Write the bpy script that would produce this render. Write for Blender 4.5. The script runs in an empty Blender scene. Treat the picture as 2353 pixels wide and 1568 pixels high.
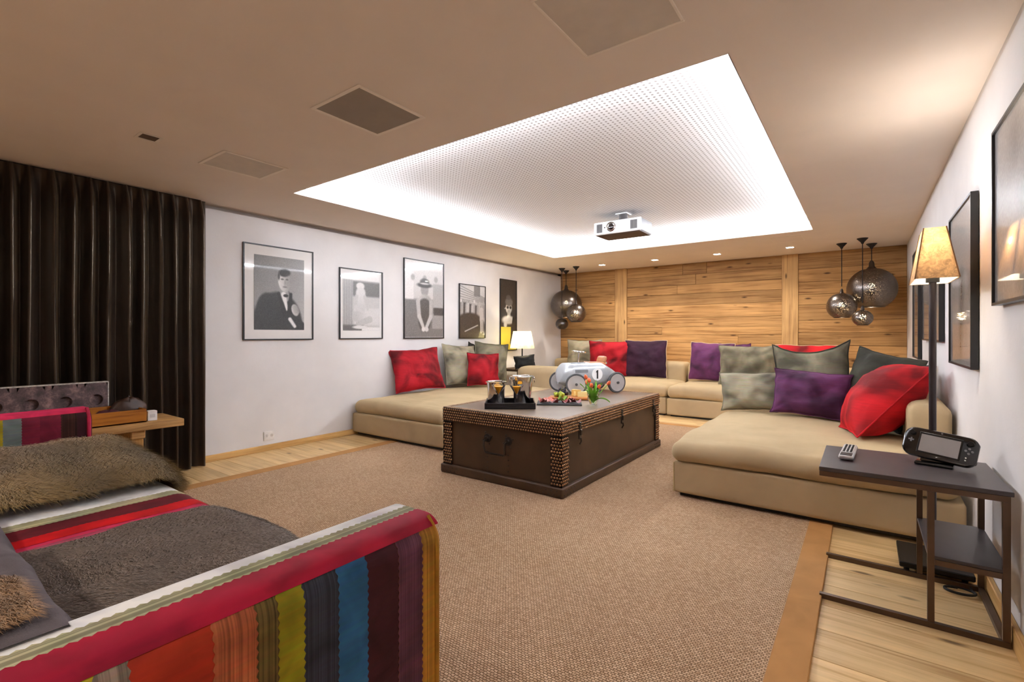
import bpy, bmesh, math, random
from math import sin, cos, pi, sqrt, radians, hypot
from mathutils import Vector, Matrix, noise
random.seed(7)
sc = bpy.context.scene
C = sc.collection

# ------------------------------------------------------------------ camera, world, exposure
FPX, YAW, CAM_H = 1108.0, math.atan(808.5 / 1108.0), 1.2
cd = bpy.data.cameras.new('camera'); cam = bpy.data.objects.new('camera', cd); C.objects.link(cam)
cd.sensor_fit = 'HORIZONTAL'; cd.sensor_width = 36.0
cd.lens = 36.0 * FPX / 2353.0
cd.shift_y = -(784.0 - 770.0) / 2353.0
cd.clip_start = 0.02
cam.location = (0, 0, CAM_H); cam.rotation_euler = (pi / 2, 0, YAW)
sc.camera = cam
w = bpy.data.worlds.new('world'); sc.world = w; w.use_nodes = True
w.node_tree.nodes['Background'].inputs[0].default_value = (1, 0.95, 0.9, 1)
w.node_tree.nodes['Background'].inputs[1].default_value = 0.0
sc.view_settings.view_transform = 'Standard'; sc.view_settings.look = 'None'
sc.view_settings.gamma = 1.0; sc.view_settings.use_curve_mapping = False
sc.view_settings.exposure = 0.93
LED_STRENGTH = 72.0
DOWNLIGHT_W = 30.0
FLOOR_LAMP_W = 11.0
TABLE_LAMP_W = 8.0
PENDANT_W = 3.0
FILL_SPOT_W = 42.0

# ------------------------------------------------------------------ colour and material helpers
def lin(h):
    h = h.lstrip('#'); out = []
    for i in (0, 2, 4):
        c = int(h[i:i + 2], 16) / 255.0
        out.append(c / 12.92 if c <= 0.04045 else ((c + 0.055) / 1.055) ** 2.4)
    return (out[0], out[1], out[2], 1.0)

class NT:
    def __init__(s, name):
        s.m = bpy.data.materials.new(name); s.m.use_nodes = True
        s.t = s.m.node_tree; s.b = s.t.nodes['Principled BSDF']; s.out = s.t.nodes['Material Output']
    def n(s, kind, **kw):
        nd = s.t.nodes.new(kind)
        for k, v in kw.items():
            if k.startswith('i_'):
                key = k[2:]
                key = int(key) if key.isdigit() else key.replace('_', ' ')
                nd.inputs[key].default_value = v
            else: setattr(nd, k, v)
        return nd
    def l(s, a, b): s.t.links.new(a, b)
    def coords(s, scale=(1, 1, 1), rnd=False):
        tc = s.n('ShaderNodeTexCoord'); mp = s.n('ShaderNodeMapping'); mp.inputs['Scale'].default_value = scale
        if rnd:
            oi = s.n('ShaderNodeObjectInfo'); mu = s.n('ShaderNodeMath', operation='MULTIPLY'); mu.inputs[1].default_value = 57.0
            s.l(oi.outputs['Random'], mu.inputs[0]); cb = s.n('ShaderNodeCombineXYZ')
            for i in range(3): s.l(mu.outputs[0], cb.inputs[i])
            ad = s.n('ShaderNodeVectorMath', operation='ADD'); s.l(tc.outputs['Object'], ad.inputs[0]); s.l(cb.outputs[0], ad.inputs[1])
            s.l(ad.outputs[0], mp.inputs[0])
        else: s.l(tc.outputs['Object'], mp.inputs[0])
        return mp.outputs[0]
    def ramp(s, fac, stops):
        r = s.n('ShaderNodeValToRGB'); e = r.color_ramp.elements
        while len(e) < len(stops): e.new(0.5)
        for i, (p, c) in enumerate(stops): e[i].position = p; e[i].color = c
        s.l(fac, r.inputs[0]); return r.outputs[0]
    def mix(s, fac, a, b, mode='MIX'):
        m = s.n('ShaderNodeMix', data_type='RGBA', blend_type=mode)
        if hasattr(fac, 'node'): s.l(fac, m.inputs[0])
        else: m.inputs[0].default_value = fac
        for i, v in ((6, a), (7, b)):
            if hasattr(v, 'node'): s.l(v, m.inputs[i])
            else: m.inputs[i].default_value = v
        return m.outputs[2]
    def bump(s, h, strength=0.3, dist=0.01):
        b = s.n('ShaderNodeBump'); b.inputs['Strength'].default_value = strength; b.inputs['Distance'].default_value = dist
        s.l(h, b.inputs['Height']); s.l(b.outputs[0], s.b.inputs['Normal']); return b
    def set(s, **kw):
        for k, v in kw.items(): s.b.inputs[k.replace('_', ' ')].default_value = v
        return s

def shade(c, f): return (min(c[0] * f, 1), min(c[1] * f, 1), min(c[2] * f, 1), 1)

def m_plain(name, col, rough=0.5, metal=0.0, var=0.12, scale=12.0, bump=0.0, **kw):
    t = NT(name); c = lin(col); t.set(Roughness=rough, Metallic=metal, **kw)
    nz = t.n('ShaderNodeTexNoise', i_Scale=scale, i_Detail=4.0); t.l(t.coords(rnd=True), nz.inputs['Vector'])
    t.l(t.ramp(nz.outputs['Fac'], [(0.3, shade(c, 1 - var)), (0.7, shade(c, 1 + var))]), t.b.inputs['Base Color'])
    if bump: t.bump(nz.outputs['Fac'], bump, 0.01)
    return t.m

def m_fabric(name, col, var=0.2, scale=6.0, sheen=0.4, rough=0.85, weave=700.0, bump=0.15, tint=None):
    t = NT(name); c = lin(col)
    t.set(Roughness=rough, Sheen_Weight=sheen, Sheen_Roughness=0.4, Specular_IOR_Level=0.2)
    t.b.inputs['Sheen Tint'].default_value = shade(lin(tint or col), 1.6)
    co = t.coords(rnd=True)
    n1 = t.n('ShaderNodeTexNoise', i_Scale=scale, i_Detail=3.0, i_Distortion=0.6); t.l(co, n1.inputs['Vector'])
    n2 = t.n('ShaderNodeTexNoise', i_Scale=weave, i_Detail=1.0); t.l(co, n2.inputs['Vector'])
    base = t.ramp(n1.outputs['Fac'], [(0.32, shade(c, 1 - var)), (0.68, shade(c, 1 + var))])
    t.l(t.mix(0.12, base, n2.outputs['Color'], 'MULTIPLY'), t.b.inputs['Base Color'])
    t.bump(n2.outputs['Fac'], bump, 0.002)
    return t.m

def m_velvet(name, col, dark=0.35, light=1.7, scale=3.2):
    t = NT(name); c = lin(col)
    t.set(Roughness=0.75, Sheen_Weight=0.55, Sheen_Roughness=0.35, Specular_IOR_Level=0.25)
    t.b.inputs['Sheen Tint'].default_value = shade(c, 2.2)
    co = t.coords(rnd=True)
    n1 = t.n('ShaderNodeTexNoise', i_Scale=scale, i_Detail=2.5, i_Distortion=0.8); t.l(co, n1.inputs['Vector'])
    mp = t.n('ShaderNodeMapping'); mp.inputs['Scale'].default_value = (8, 8, 90); t.l(co, mp.inputs[0])
    n2 = t.n('ShaderNodeTexNoise', i_Scale=1.2, i_Detail=3.0); t.l(mp.outputs[0], n2.inputs['Vector'])
    base = t.ramp(n1.outputs['Fac'], [(0.36, shade(c, dark)), (0.5, c), (0.64, shade(c, light))])
    t.l(t.mix(0.25, base, n2.outputs['Color'], 'OVERLAY'), t.b.inputs['Base Color'])
    t.bump(n2.outputs['Fac'], 0.12, 0.004)
    return t.m

def m_wood(name, c1, c2, axis=0, grain=26.0, along=1.3, rough=0.6, rnd=0.35, knots=True, bump=0.2, sat=1.0):
    t = NT(name); a, b = lin(c1), lin(c2)
    t.set(Roughness=rough, Specular_IOR_Level=0.3)
    sc_ = [grain] * 3; sc_[axis] = along
    tc = t.n('ShaderNodeTexCoord'); oi = t.n('ShaderNodeObjectInfo')
    mu = t.n('ShaderNodeMath', operation='MULTIPLY'); mu.inputs[1].default_value = 91.0; t.l(oi.outputs['Random'], mu.inputs[0])
    cb = t.n('ShaderNodeCombineXYZ'); [t.l(mu.outputs[0], cb.inputs[i]) for i in range(3)]
    ad = t.n('ShaderNodeVectorMath', operation='ADD'); t.l(tc.outputs['Object'], ad.inputs[0]); t.l(cb.outputs[0], ad.inputs[1])
    mp = t.n('ShaderNodeMapping'); mp.inputs['Scale'].default_value = sc_; t.l(ad.outputs[0], mp.inputs[0])
    n1 = t.n('ShaderNodeTexNoise', i_Scale=1.0, i_Detail=7.0, i_Roughness=0.62, i_Distortion=0.9); t.l(mp.outputs[0], n1.inputs['Vector'])
    base = t.ramp(n1.outputs['Fac'], [(0.3, a), (0.52, b), (0.75, shade(b, 1.22))])
    # broad stain patches
    n3 = t.n('ShaderNodeTexNoise', i_Scale=2.1, i_Detail=2.0); t.l(ad.outputs[0], n3.inputs['Vector'])
    base = t.mix(0.35, base, t.ramp(n3.outputs['Fac'], [(0.35, (0.45, 0.38, 0.3, 1)), (0.6, (1, 1, 1, 1))]), 'MULTIPLY')
    if knots:
        ks = [7.0] * 3; ks[axis] = 2.2
        mk_ = t.n('ShaderNodeMapping'); mk_.inputs['Scale'].default_value = ks; t.l(ad.outputs[0], mk_.inputs[0])
        v = t.n('ShaderNodeTexVoronoi', i_Scale=1.0); t.l(mk_.outputs[0], v.inputs['Vector'])
        k = t.ramp(v.outputs['Distance'], [(0.05, (1, 1, 1, 1)), (0.13, (0, 0, 0, 1))])
        base = t.mix(k, base, shade(a, 0.35))
    hs = t.n('ShaderNodeHueSaturation'); hs.inputs['Saturation'].default_value = sat
    mr = t.n('ShaderNodeMapRange'); mr.inputs[3].default_value = 1 - rnd; mr.inputs[4].default_value = 1 + rnd * 0.6
    t.l(oi.outputs['Random'], mr.inputs[0]); t.l(mr.outputs[0], hs.inputs['Value']); t.l(base, hs.inputs['Color'])
    t.l(hs.outputs[0], t.b.inputs['Base Color'])
    t.bump(n1.outputs['Fac'], bump, 0.006)
    return t.m

def m_emit(name, col, strength):
    t = NT(name); t.b.inputs['Base Color'].default_value = lin(col)
    t.b.inputs['Emission Color'].default_value = lin(col); t.b.inputs['Emission Strength'].default_value = strength
    return t.m

def m_paint(name, col, var=0.035, bump=0.05, scale=3.0, rough=0.9):
    t = NT(name); c = lin(col); t.set(Roughness=rough, Specular_IOR_Level=0.2)
    co = t.coords()
    n1 = t.n('ShaderNodeTexNoise', i_Scale=scale, i_Detail=3.0); t.l(co, n1.inputs['Vector'])
    n2 = t.n('ShaderNodeTexNoise', i_Scale=30.0, i_Detail=5.0, i_Roughness=0.7); t.l(co, n2.inputs['Vector'])
    t.l(t.ramp(n1.outputs['Fac'], [(0.3, shade(c, 1 - var)), (0.7, shade(c, 1 + var))]), t.b.inputs['Base Color'])
    t.bump(n2.outputs['Fac'], bump, 0.01)
    return t.m

def m_attr(name, rough=0.6, coat=0.0, sheen=0.0, attr='col', mult=None):
    t = NT(name); t.set(Roughness=rough, Coat_Weight=coat, Coat_Roughness=0.03, Sheen_Weight=sheen)
    a = t.n('ShaderNodeAttribute', attribute_name=attr)
    t.l(a.outputs['Color'], t.b.inputs['Base Color'])
    return t.m

def m_glass(name, col='#ffffff', rough=0.0, ior=1.45):
    t = NT(name); t.set(Roughness=rough, IOR=ior, Transmission_Weight=1.0)
    t.b.inputs['Base Color'].default_value = lin(col); return t.m

# ------------------------------------------------------------------ geometry helpers: a geo is (verts, faces)
def box(x0, x1, y0, y1, z0, z1):
    v = [(x0, y0, z0), (x1, y0, z0), (x1, y1, z0), (x0, y1, z0), (x0, y0, z1), (x1, y0, z1), (x1, y1, z1), (x0, y1, z1)]
    return v, [(0, 3, 2, 1), (4, 5, 6, 7), (0, 1, 5, 4), (1, 2, 6, 5), (2, 3, 7, 6), (3, 0, 4, 7)]

def from_bm(bm):
    bm.verts.index_update()
    r = [tuple(v.co) for v in bm.verts], [tuple(v.index for v in f.verts) for f in bm.faces]
    bm.free(); return r

def rbox(x0, x1, y0, y1, z0, z1, r=0.01, seg=2):
    bm = bmesh.new(); bmesh.ops.create_cube(bm, size=1.0)
    for v in bm.verts:
        v.co = Vector((x0 if v.co.x < 0 else x1, y0 if v.co.y < 0 else y1, z0 if v.co.z < 0 else z1))
    bmesh.ops.bevel(bm, geom=list(bm.edges), offset=r, segments=seg, profile=0.5, affect='EDGES', clamp_overlap=True)
    return from_bm(bm)

def join(*gs):
    V, F = [], []
    for v, f in gs:
        o = len(V); V.extend(v); F.extend(tuple(i + o for i in q) for q in f)
    return V, F

def xf(g, M): return [tuple(M @ Vector(p)) for p in g[0]], g[1]
def mv(g, x, y, z): return [(a + x, b + y, c + z) for a, b, c in g[0]], g[1]

def lathe(prof, n=24, cx=0, cy=0, cap0=True, cap1=True):
    V, F = [], []
    for r, z in prof:
        for k in range(n):
            a = 2 * pi * k / n; V.append((cx + r * cos(a), cy + r * sin(a), z))
    for i in range(len(prof) - 1):
        for k in range(n):
            k2 = (k + 1) % n; F.append((i * n + k, i * n + k2, (i + 1) * n + k2, (i + 1) * n + k))
    if cap0 and prof[0][0] > 1e-5: F.append(tuple(range(n - 1, -1, -1)))
    if cap1 and prof[-1][0] > 1e-5: F.append(tuple((len(prof) - 1) * n + k for k in range(n)))
    return V, F

def cyl(x, y, z0, z1, r, n=16): return lathe([(r, z0), (r, z1)], n, x, y)

def tube(pts, r, n=8, closed=False, caps=True):
    pts = [Vector(p) for p in pts]; m = len(pts); V, F = [], []
    up = Vector((0, 0, 1)); prev = None
    for i, p in enumerate(pts):
        a = pts[(i - 1) % m] if (closed or i > 0) else p
        b = pts[(i + 1) % m] if (closed or i < m - 1) else p
        t = (b - a)
        t = t.normalized() if t.length > 1e-9 else Vector((0, 0, 1))
        if prev is None:
            u = t.cross(up)
            if u.length < 1e-3: u = t.cross(Vector((1, 0, 0)))
        else: u = prev - t * prev.dot(t)
        u.normalize(); prev = u; vv = t.cross(u)
        rr = r[i] if isinstance(r, (list, tuple)) else r
        for k in range(n):
            q = 2 * pi * k / n; V.append(tuple(p + (u * cos(q) + vv * sin(q)) * rr))
    for i in range(m if closed else m - 1):
        j = (i + 1) % m
        for k in range(n):
            k2 = (k + 1) % n; F.append((i * n + k, i * n + k2, j * n + k2, j * n + k))
    if not closed and caps: F.append(tuple(range(n - 1, -1, -1))); F.append(tuple((m - 1) * n + k for k in range(n)))
    return V, F

def grid(nu, nv, fn):
    V = [fn(i / nu, j / nv) for j in range(nv + 1) for i in range(nu + 1)]
    F = [(j * (nu + 1) + i, j * (nu + 1) + i + 1, (j + 1) * (nu + 1) + i + 1, (j + 1) * (nu + 1) + i) for j in range(nv) for i in range(nu)]
    return V, F

def sphere(cx, cy, cz, r, n=12, m=8, sx=1, sy=1, sz=1):
    prof = [(max(r * sin(pi * i / m), 0), -r * cos(pi * i / m)) for i in range(m + 1)]
    v, f = lathe([(max(a, 1e-6), b) for a, b in prof], n, cap0=False, cap1=False)
    return [(cx + x * sx, cy + y * sy, cz + z * sz) for x, y, z in v], f

def ns(x, y, z): return noise.noise(Vector((x, y, z)))

def soft_box(x0, x1, y0, y1, z0, z1, r=0.05, bulge=0.03, wob=0.008, n=22, freq=3.0, seed=0.0, sag=0.0):
    """upholstered block: rounded edges, domed top, slightly uneven surface"""
    bm = bmesh.new(); bmesh.ops.create_cube(bm, size=2.0)
    bmesh.ops.subdivide_edges(bm, edges=list(bm.edges), cuts=n, use_grid_fill=True)
    hx, hy, hz = (x1 - x0) / 2, (y1 - y0) / 2, (z1 - z0) / 2; r = min(r, hx, hy, hz)
    cx, cy, cz = (x0 + x1) / 2, (y0 + y1) / 2, (z0 + z1) / 2
    def warp(t, h):   # crowd samples toward the rounded edges
        s = math.copysign(1, t); a = abs(t); k = 0.72
        return s * ((a / k) * (h - r) if a < k else (h - r) + (a - k) / (1 - k) * r)
    for v in bm.verts:
        X, Y, Z = v.co
        p = Vector((warp(X, hx), warp(Y, hy), warp(Z, hz)))
        c = Vector((max(-hx + r, min(hx - r, p.x)), max(-hy + r, min(hy - r, p.y)), max(-hz + r, min(hz - r, p.z))))
        d = p - c
        if d.length > 1e-9:
            mx = max(abs(d.x), abs(d.y), abs(d.z)); p = c + d.normalized() * mx
        fx, fy = p.x / hx, p.y / hy
        if p.z > 0: p.z += (bulge * (1 - fx ** 4) * (1 - fy ** 4)) * (p.z / hz)
        wn = noise.noise(Vector((p.x * freq + seed, p.y * freq - seed, p.z * freq + seed * .3)))
        dr = Vector((fx ** 3, fy ** 3, (p.z / hz) ** 3))
        if dr.length > 1e-6: p += dr.normalized() * wn * wob
        if sag: p.z += sag * noise.noise(Vector((p.x * 1.2 + seed, p.y * 1.2, 3))) * (1 if p.z > 0 else 0.9)
        v.co = p + Vector((cx, cy, cz))
    return from_bm(bm)

def mesh(name, g, mats, smooth=False, ang=40):
    me = bpy.data.meshes.new(name); me.from_pydata([tuple(p) for p in g[0]], [], g[1])
    if not isinstance(mats, (list, tuple)): mats = [mats]
    for m in mats: me.materials.append(m)
    if smooth:
        me.polygons.foreach_set('use_smooth', [True] * len(me.polygons)); me.set_sharp_from_angle(angle=radians(ang))
    me.update(); return me

def obj(name, me, parent=None):
    o = bpy.data.objects.new(name, me); C.objects.link(o)
    if parent: o.parent = parent
    return o

def tag(o, label, cat=None, group=None, kind=None):
    if label: o['label'] = label
    if cat: o['category'] = cat
    if group: o['group'] = group
    if kind: o['kind'] = kind
    return o

def thing(name, label, cat, loc=(0, 0, 0), rz=0.0, group=None):
    o = bpy.data.objects.new(name, None); C.objects.link(o); o.empty_display_size = 0.1
    o.location = loc; o.rotation_euler = (0, 0, rz)
    return tag(o, label, cat, group)

def root_loc(p):
    l = Vector(p.location)
    if p.parent: l += root_loc(p.parent)
    return l

def part(name, g, m, parent, smooth=False, ang=40, world=True, label=None, kind=None):
    """world=True: geometry is given in room coordinates (the thing must not be rotated)"""
    if world:
        l = root_loc(parent); g = mv(g, -l.x, -l.y, -l.z)
    o = obj(name, mesh(name, g, m, smooth, ang), parent)
    if label: o['label'] = label
    if kind: o['kind'] = kind
    return o

def single(name, g, m, label, cat, loc, group=None, smooth=False, ang=40, rz=0.0, local=False):
    """a thing that is one mesh, its origin at its base"""
    if not local: g = mv(g, -loc[0], -loc[1], -loc[2])
    o = obj(name, mesh(name, g, m, smooth, ang)); o.location = loc; o.rotation_euler = (0, 0, rz)
    return tag(o, label, cat, group)

def struct(name, g, m, label=None, smooth=False):
    o = obj(name, mesh(name, g, m, smooth)); o['kind'] = 'structure'
    if label: o['label'] = label
    return o

def set_cols(o, cols):
    a = o.data.attributes.new('col', 'FLOAT_COLOR', 'POINT')
    a.data.foreach_set('color', [c for q in cols for c in q])

# ------------------------------------------------------------------ room dimensions
XL, XR, YB, YF, ZC = -5.0, 0.48, 8.54, -2.4, 2.44
CX0, CX1, CY0, CY1 = -4.03, -0.485, 2.28, 6.67     # ceiling recess opening

M_wall = m_paint('wall_plaster', '#e3dfde', bump=0.12)
M_ceil = m_paint('ceiling_plaster', '#ebdfd4', var=0.02)
M_rec = m_paint('recess_white', '#f4f2f2', var=0.01, bump=0.02)
M_oak = m_wood('oak_plank', '#c79b62', '#e6c48d', axis=0, grain=22, along=0.9, rough=0.45, rnd=0.12, bump=0.08)
M_oak_y = m_wood('oak_trim', '#c08c4e', '#dcb272', axis=1, grain=22, along=0.9, rough=0.45, rnd=0.05, bump=0.05)
M_old = m_wood('old_board', '#865a2f', '#bd905a', axis=0, grain=30, along=1.1, rough=0.7, rnd=0.22, bump=0.35)
M_old_v = m_wood('old_board_upright', '#a0764a', '#c89e68', axis=2, grain=30, along=1.1, rough=0.7, rnd=0.12, bump=0.35)
M_seam = m_plain('dark_seam', '#3a2a1c', 0.9)
M_black = m_plain('black_metal', '#1d1b1c', 0.4, 0.6)
M_blackpl = m_plain('black_plastic', '#121214', 0.3)

# ------------------------------------------------------------------ floor with separate planks
fl = struct('floor', box(XL - .2, XR + .1, YF, YB + .1, -0.12, -0.012), M_seam, 'pale oak plank floor around the brown rug')
rw = 0.215; y = YF; row = 0
while y < YB:
    y1 = min(y + rw, YB)
    xs = [XL, XL + random.uniform(0.9, 2.6), XR - random.uniform(0.75, 1.6) if row % 3 else XR - 2.2, XR]
    for a, b in zip(xs[:-1], xs[1:]):
        o = obj('plank', mesh('plank', rbox(a + .001, b - .001, y + .0012, y1 - .0012, -0.014, 0.0, 0.0015, 1), M_oak), fl)
    y = y1; row += 1

# ------------------------------------------------------------------ walls
wl = struct('wall_left', join(box(XL - .2, XL, YF, YB + .1, 0, 2.395), box(XL - .3, XL - .08, YF, YB + .1, 2.395, ZC + .2)), M_wall, 'white plaster wall hung with framed photographs')
wr = struct('wall_right', box(XR, XR + .15, YF, YB + .1, 0, ZC + .2), M_wall, 'white plaster wall beside the floor lamp')
struct('wall_rear', box(XL - .3, XR + .15, YF - .15, YF, 0, ZC + .2), M_wall, 'white plaster wall behind the striped sofa')
wb = struct('wall_back', box(XL - .3, XR + .15, YB + .02, YB + .15, 0, ZC + .2), M_seam, 'rustic wall of old horizontal boards between upright boards')
bays = [(XL, -3.81), (-3.57, -1.03), (-0.81, XR)]
for bi, (a, b) in enumerate(bays):
    z = 0.0
    rs = random.Random(31 + bi)
    while z < ZC - .001:
        h = rs.uniform(0.13, 0.24); z1 = ZC if ZC - (z + h) < 0.1 else z + h
        cuts = [a, b]
        if bi == 1 and rs.random() < 0.35: cuts = [a, rs.uniform(a + .6, b - .6), b]
        if bi == 1 and z1 == ZC: cuts = [a, -2.55, -2.15, b]
        for p, q in zip(cuts[:-1], cuts[1:]):
            pr = rs.uniform(0, 0.007)
            obj('board', mesh('board', rbox(p + .0015, q - .0015, YB - pr, YB + .03, z + .0015, z1 - .0015, 0.003, 1), M_old), wb)
        z = z1
for a, b in ((-3.81, -3.57), (-1.03, -0.81)):
    obj('upright_board', mesh('upright_board', rbox(a, b, YB - .022, YB + .03, 0, ZC, 0.004, 1), M_old_v), wb)

bb = struct('baseboard_left', rbox(XL, XL + .022, 1.7, YB, 0, .062, 0.004, 1), M_oak_y, 'low oak skirting along the picture wall')
struct('baseboard_right', rbox(XR - .022, XR, YF, YB, 0, .085, 0.004, 1), M_oak_y, 'oak skirting beside the black side table')

# ------------------------------------------------------------------ ceiling with lit recess
def ring(x0, x1, y0, y1, a0, a1, b0, b1, z):
    V = [(x0, y0, z), (x1, y0, z), (x1, y1, z), (x0, y1, z), (a0, b0, z), (a1, b0, z), (a1, b1, z), (a0, b1, z)]
    return V, [(0, 4, 5, 1), (1, 5, 6, 2), (2, 6, 7, 3), (3, 7, 4, 0)]
lip = 0.035
ce = struct('ceiling', join(ring(XL - .3, XR + .15, YF, YB + .15, CX0, CX1, CY0, CY1, ZC),
            ring(XL - .3, XR + .15, YF, YB + .15, CX0, CX1, CY0, CY1, ZC + lip),
            box(CX0 - .004, CX0, CY0, CY1, ZC, ZC + lip), box(CX1, CX1 + .004, CY0, CY1, ZC, ZC + lip),
            box(CX0, CX1, CY0 - .004, CY0, ZC, ZC + lip), box(CX0, CX1, CY1, CY1 + .004, ZC, ZC + lip)), M_ceil,
            'warm beige plaster ceiling around the bright recess')
off, ZR = 0.075, 2.61
RX0, RX1, RY0, RY1 = CX0 - off, CX1 + off, CY0 - off, CY1 + off
part('recess_side', join(box(RX0 - .02, RX0, RY0, RY1, ZC + lip, ZR), box(RX1, RX1 + .02, RY0, RY1, ZC + lip, ZR),
     box(RX0, RX1, RY0 - .02, RY0, ZC + lip, ZR), box(RX0, RX1, RY1, RY1 + .02, ZC + lip, ZR)), M_rec, ce)
# acoustic panel: rows of small round perforations (each only a few pixels across)
t = NT('perforated_panel'); t.set(Roughness=0.8, Specular_IOR_Level=0.2)
co = t.coords((1 / 0.034, 1 / 0.034, 1))
sep = t.n('ShaderNodeSeparateXYZ'); t.l(co, sep.inputs[0])
def frac_c(o):
    f = t.n('ShaderNodeMath', operation='FRACT'); t.l(o, f.inputs[0])
    s_ = t.n('ShaderNodeMath', operation='SUBTRACT'); t.l(f.outputs[0], s_.inputs[0]); s_.inputs[1].default_value = 0.5
    q = t.n('ShaderNodeMath', operation='POWER'); t.l(s_.outputs[0], q.inputs[0]); q.inputs[1].default_value = 2.0
    return q.outputs[0]
ab = t.n('ShaderNodeMath', operation='ADD'); t.l(frac_c(sep.outputs[0]), ab.inputs[0]); t.l(frac_c(sep.outputs[1]), ab.inputs[1])
cm = t.n('ShaderNodeMath', operation='LESS_THAN'); t.l(ab.outputs[0], cm.inputs[0]); cm.inputs[1].default_value = 0.052
t.l(t.mix(cm.outputs[0], lin('#f0eeee'), lin('#a39c98')), t.b.inputs['Base Color'])
part('acoustic_panel', box(RX0, RX1, RY0, RY1, ZR, ZR + .02), t.m, ce, label='white perforated acoustic panel in the recess')
M_led = m_emit('led_glow', '#ffffff', LED_STRENGTH); M_led.node_tree.nodes['Principled BSDF'].inputs['Emission Color'].default_value = (.86, .915, 1.0, 1)
M_alu = m_plain('aluminium', '#c9c9cb', 0.35, 0.9)
def led(label, axis, w0, a0, a1, sgn):
    """strip fixed to the side of the recess, facing into the room; w0 = wall plane, sgn = inward"""
    zc = 2.545
    def bx(d0, d1, za, zb, e=0.0):
        p, q = sorted((w0 + sgn * d0, w0 + sgn * d1))
        return box(p, q, a0 + e, a1 - e, za, zb) if axis == 'x' else box(a0 + e, a1 - e, p, q, za, zb)
    loc = (w0, (a0 + a1) / 2, zc) if axis == 'x' else ((a0 + a1) / 2, w0, zc)
    th = thing('led_strip', label, 'led strip', loc, group='light strips hidden in the ceiling recess')
    part('channel', bx(0, .008, zc - .024, zc + .024), M_alu, th)
    part('light_strip', bx(.008, .014, zc - .018, zc + .018, .01), M_led, th)
led('long light strip in the recess along the picture wall', 'x', RX0, RY0 + .03, RY1 - .03, 1)
led('long light strip in the recess toward the floor lamp wall', 'x', RX1, RY0 + .03, RY1 - .03, -1)
led('short light strip in the recess nearest the striped sofa', 'y', RY0, RX0 + .03, RX1 - .03, 1)
led('short light strip in the recess nearest the board wall', 'y', RY1, RX0 + .03, RX1 - .03, -1)

# ceiling grilles
M_gr = m_plain('grille_cloth', '#d2c8bd', 0.8, var=0.04)
M_grd = m_plain('grille_cloth_dark', '#9a8f84', 0.8, var=0.04)
M_rim = m_plain('grille_rim', '#f2e8dc', 0.6, var=0.03)
def grille(label, x0, x1, y0, y1, m, drop=.006, fw=.022, z=ZC):
    th = thing('ceiling_grille', label, 'ceiling speaker', ((x0 + x1) / 2, (y0 + y1) / 2, z), group='square grilles in the ceiling')
    part('frame', join(rbox(x0, x1, y0, y0 + fw, z - drop, z, .002, 1), rbox(x0, x1, y1 - fw, y1, z - drop, z, .002, 1),
         rbox(x0, x0 + fw, y0 + fw, y1 - fw, z - drop, z, .002, 1), rbox(x1 - fw, x1, y0 + fw, y1 - fw, z - drop, z, .002, 1)), M_rim, th)
    part('grille_panel', box(x0 + fw, x1 - fw, y0 + fw, y1 - fw, z - .003, z), m, th)
grille('square ceiling grille nearest the dark curtain', -3.87, -3.46, 1.47, 1.92, M_gr)
grille('square dark ceiling grille midway between two paler ones', -2.44, -2.015, 1.475, 1.93, M_grd)
grille('square ceiling grille cut off by the top of the picture', -1.0, -0.57, 1.48, 1.935, M_gr, fw=.012)
grille('faint square ceiling hatch above the board wall near the pendant lamps', -0.98, -0.62, 6.95, 7.35, M_ceil, fw=.01, drop=.004)

# downlights
M_lens = m_emit('lamp_lens', '#fff6ea', 30.0)
M_trim = m_plain('downlight_trim', '#e8dfd4', 0.5)
M_off = m_plain('lamp_recess_dark', '#5a4636', 0.7)
def spot(name, parent_loc, W, ang=100, blend=0.6, col=(1, 0.93, 0.84), size=.05, parent=None, aim=None):
    ld = bpy.data.lights.new(name, 'SPOT'); ld.energy = W; ld.spot_size = radians(ang); ld.spot_blend = blend
    ld.color = col; ld.shadow_soft_size = size
    lo = bpy.data.objects.new(name, ld); C.objects.link(lo)
    if parent: lo.parent = parent
    lo.location = parent_loc
    if aim: lo.rotation_euler = Vector(aim).to_track_quat('-Z', 'Y').to_euler()
    return lo
def downlight(label, x, y, on=True, W=DOWNLIGHT_W):
    th = thing('downlight', label, 'downlight', (x, y, ZC), group='recessed square downlights')
    a, b = .062, .045
    part('trim', join(rbox(-a, a, -a, -b, -.004, 0, .001, 1), rbox(-a, a, b, a, -.004, 0, .001, 1),
         rbox(-a, -b, -b, b, -.004, 0, .001, 1), rbox(b, a, -b, b, -.004, 0, .001, 1)), M_trim, th, world=False)
    part('lens', box(-b, b, -b, b, -.002, 0), M_lens if on else M_off, th, world=False)
    if on: spot('downlight_beam', (0, 0, -.02), W, 120, .7, parent=th)
ys = 7.83
downlight('lit square downlight nearest the left pendant lamps', -3.74, ys)
downlight('lit square downlight second from the left pendant lamps', -2.79, ys)
downlight('lit square downlight third from the left pendant lamps', -1.82, ys)
downlight('lit square downlight nearest the right pendant lamps', -0.845, ys)
for k_, (xx, lab) in enumerate([(-3.9, 'downlight behind the striped sofa nearest the curtain'), (-2.05, 'downlight behind the middle of the striped sofa'), (-.2, 'downlight behind the striped sofa nearest the floor lamp wall')]):
    downlight('added fill ' + lab, xx, -1.0, True, FILL_SPOT_W)  # added row out of view, only there to brighten the dark foreground
downlight('unlit square ceiling recess between grille and curtain', -3.62, 1.10, on=False)

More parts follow.
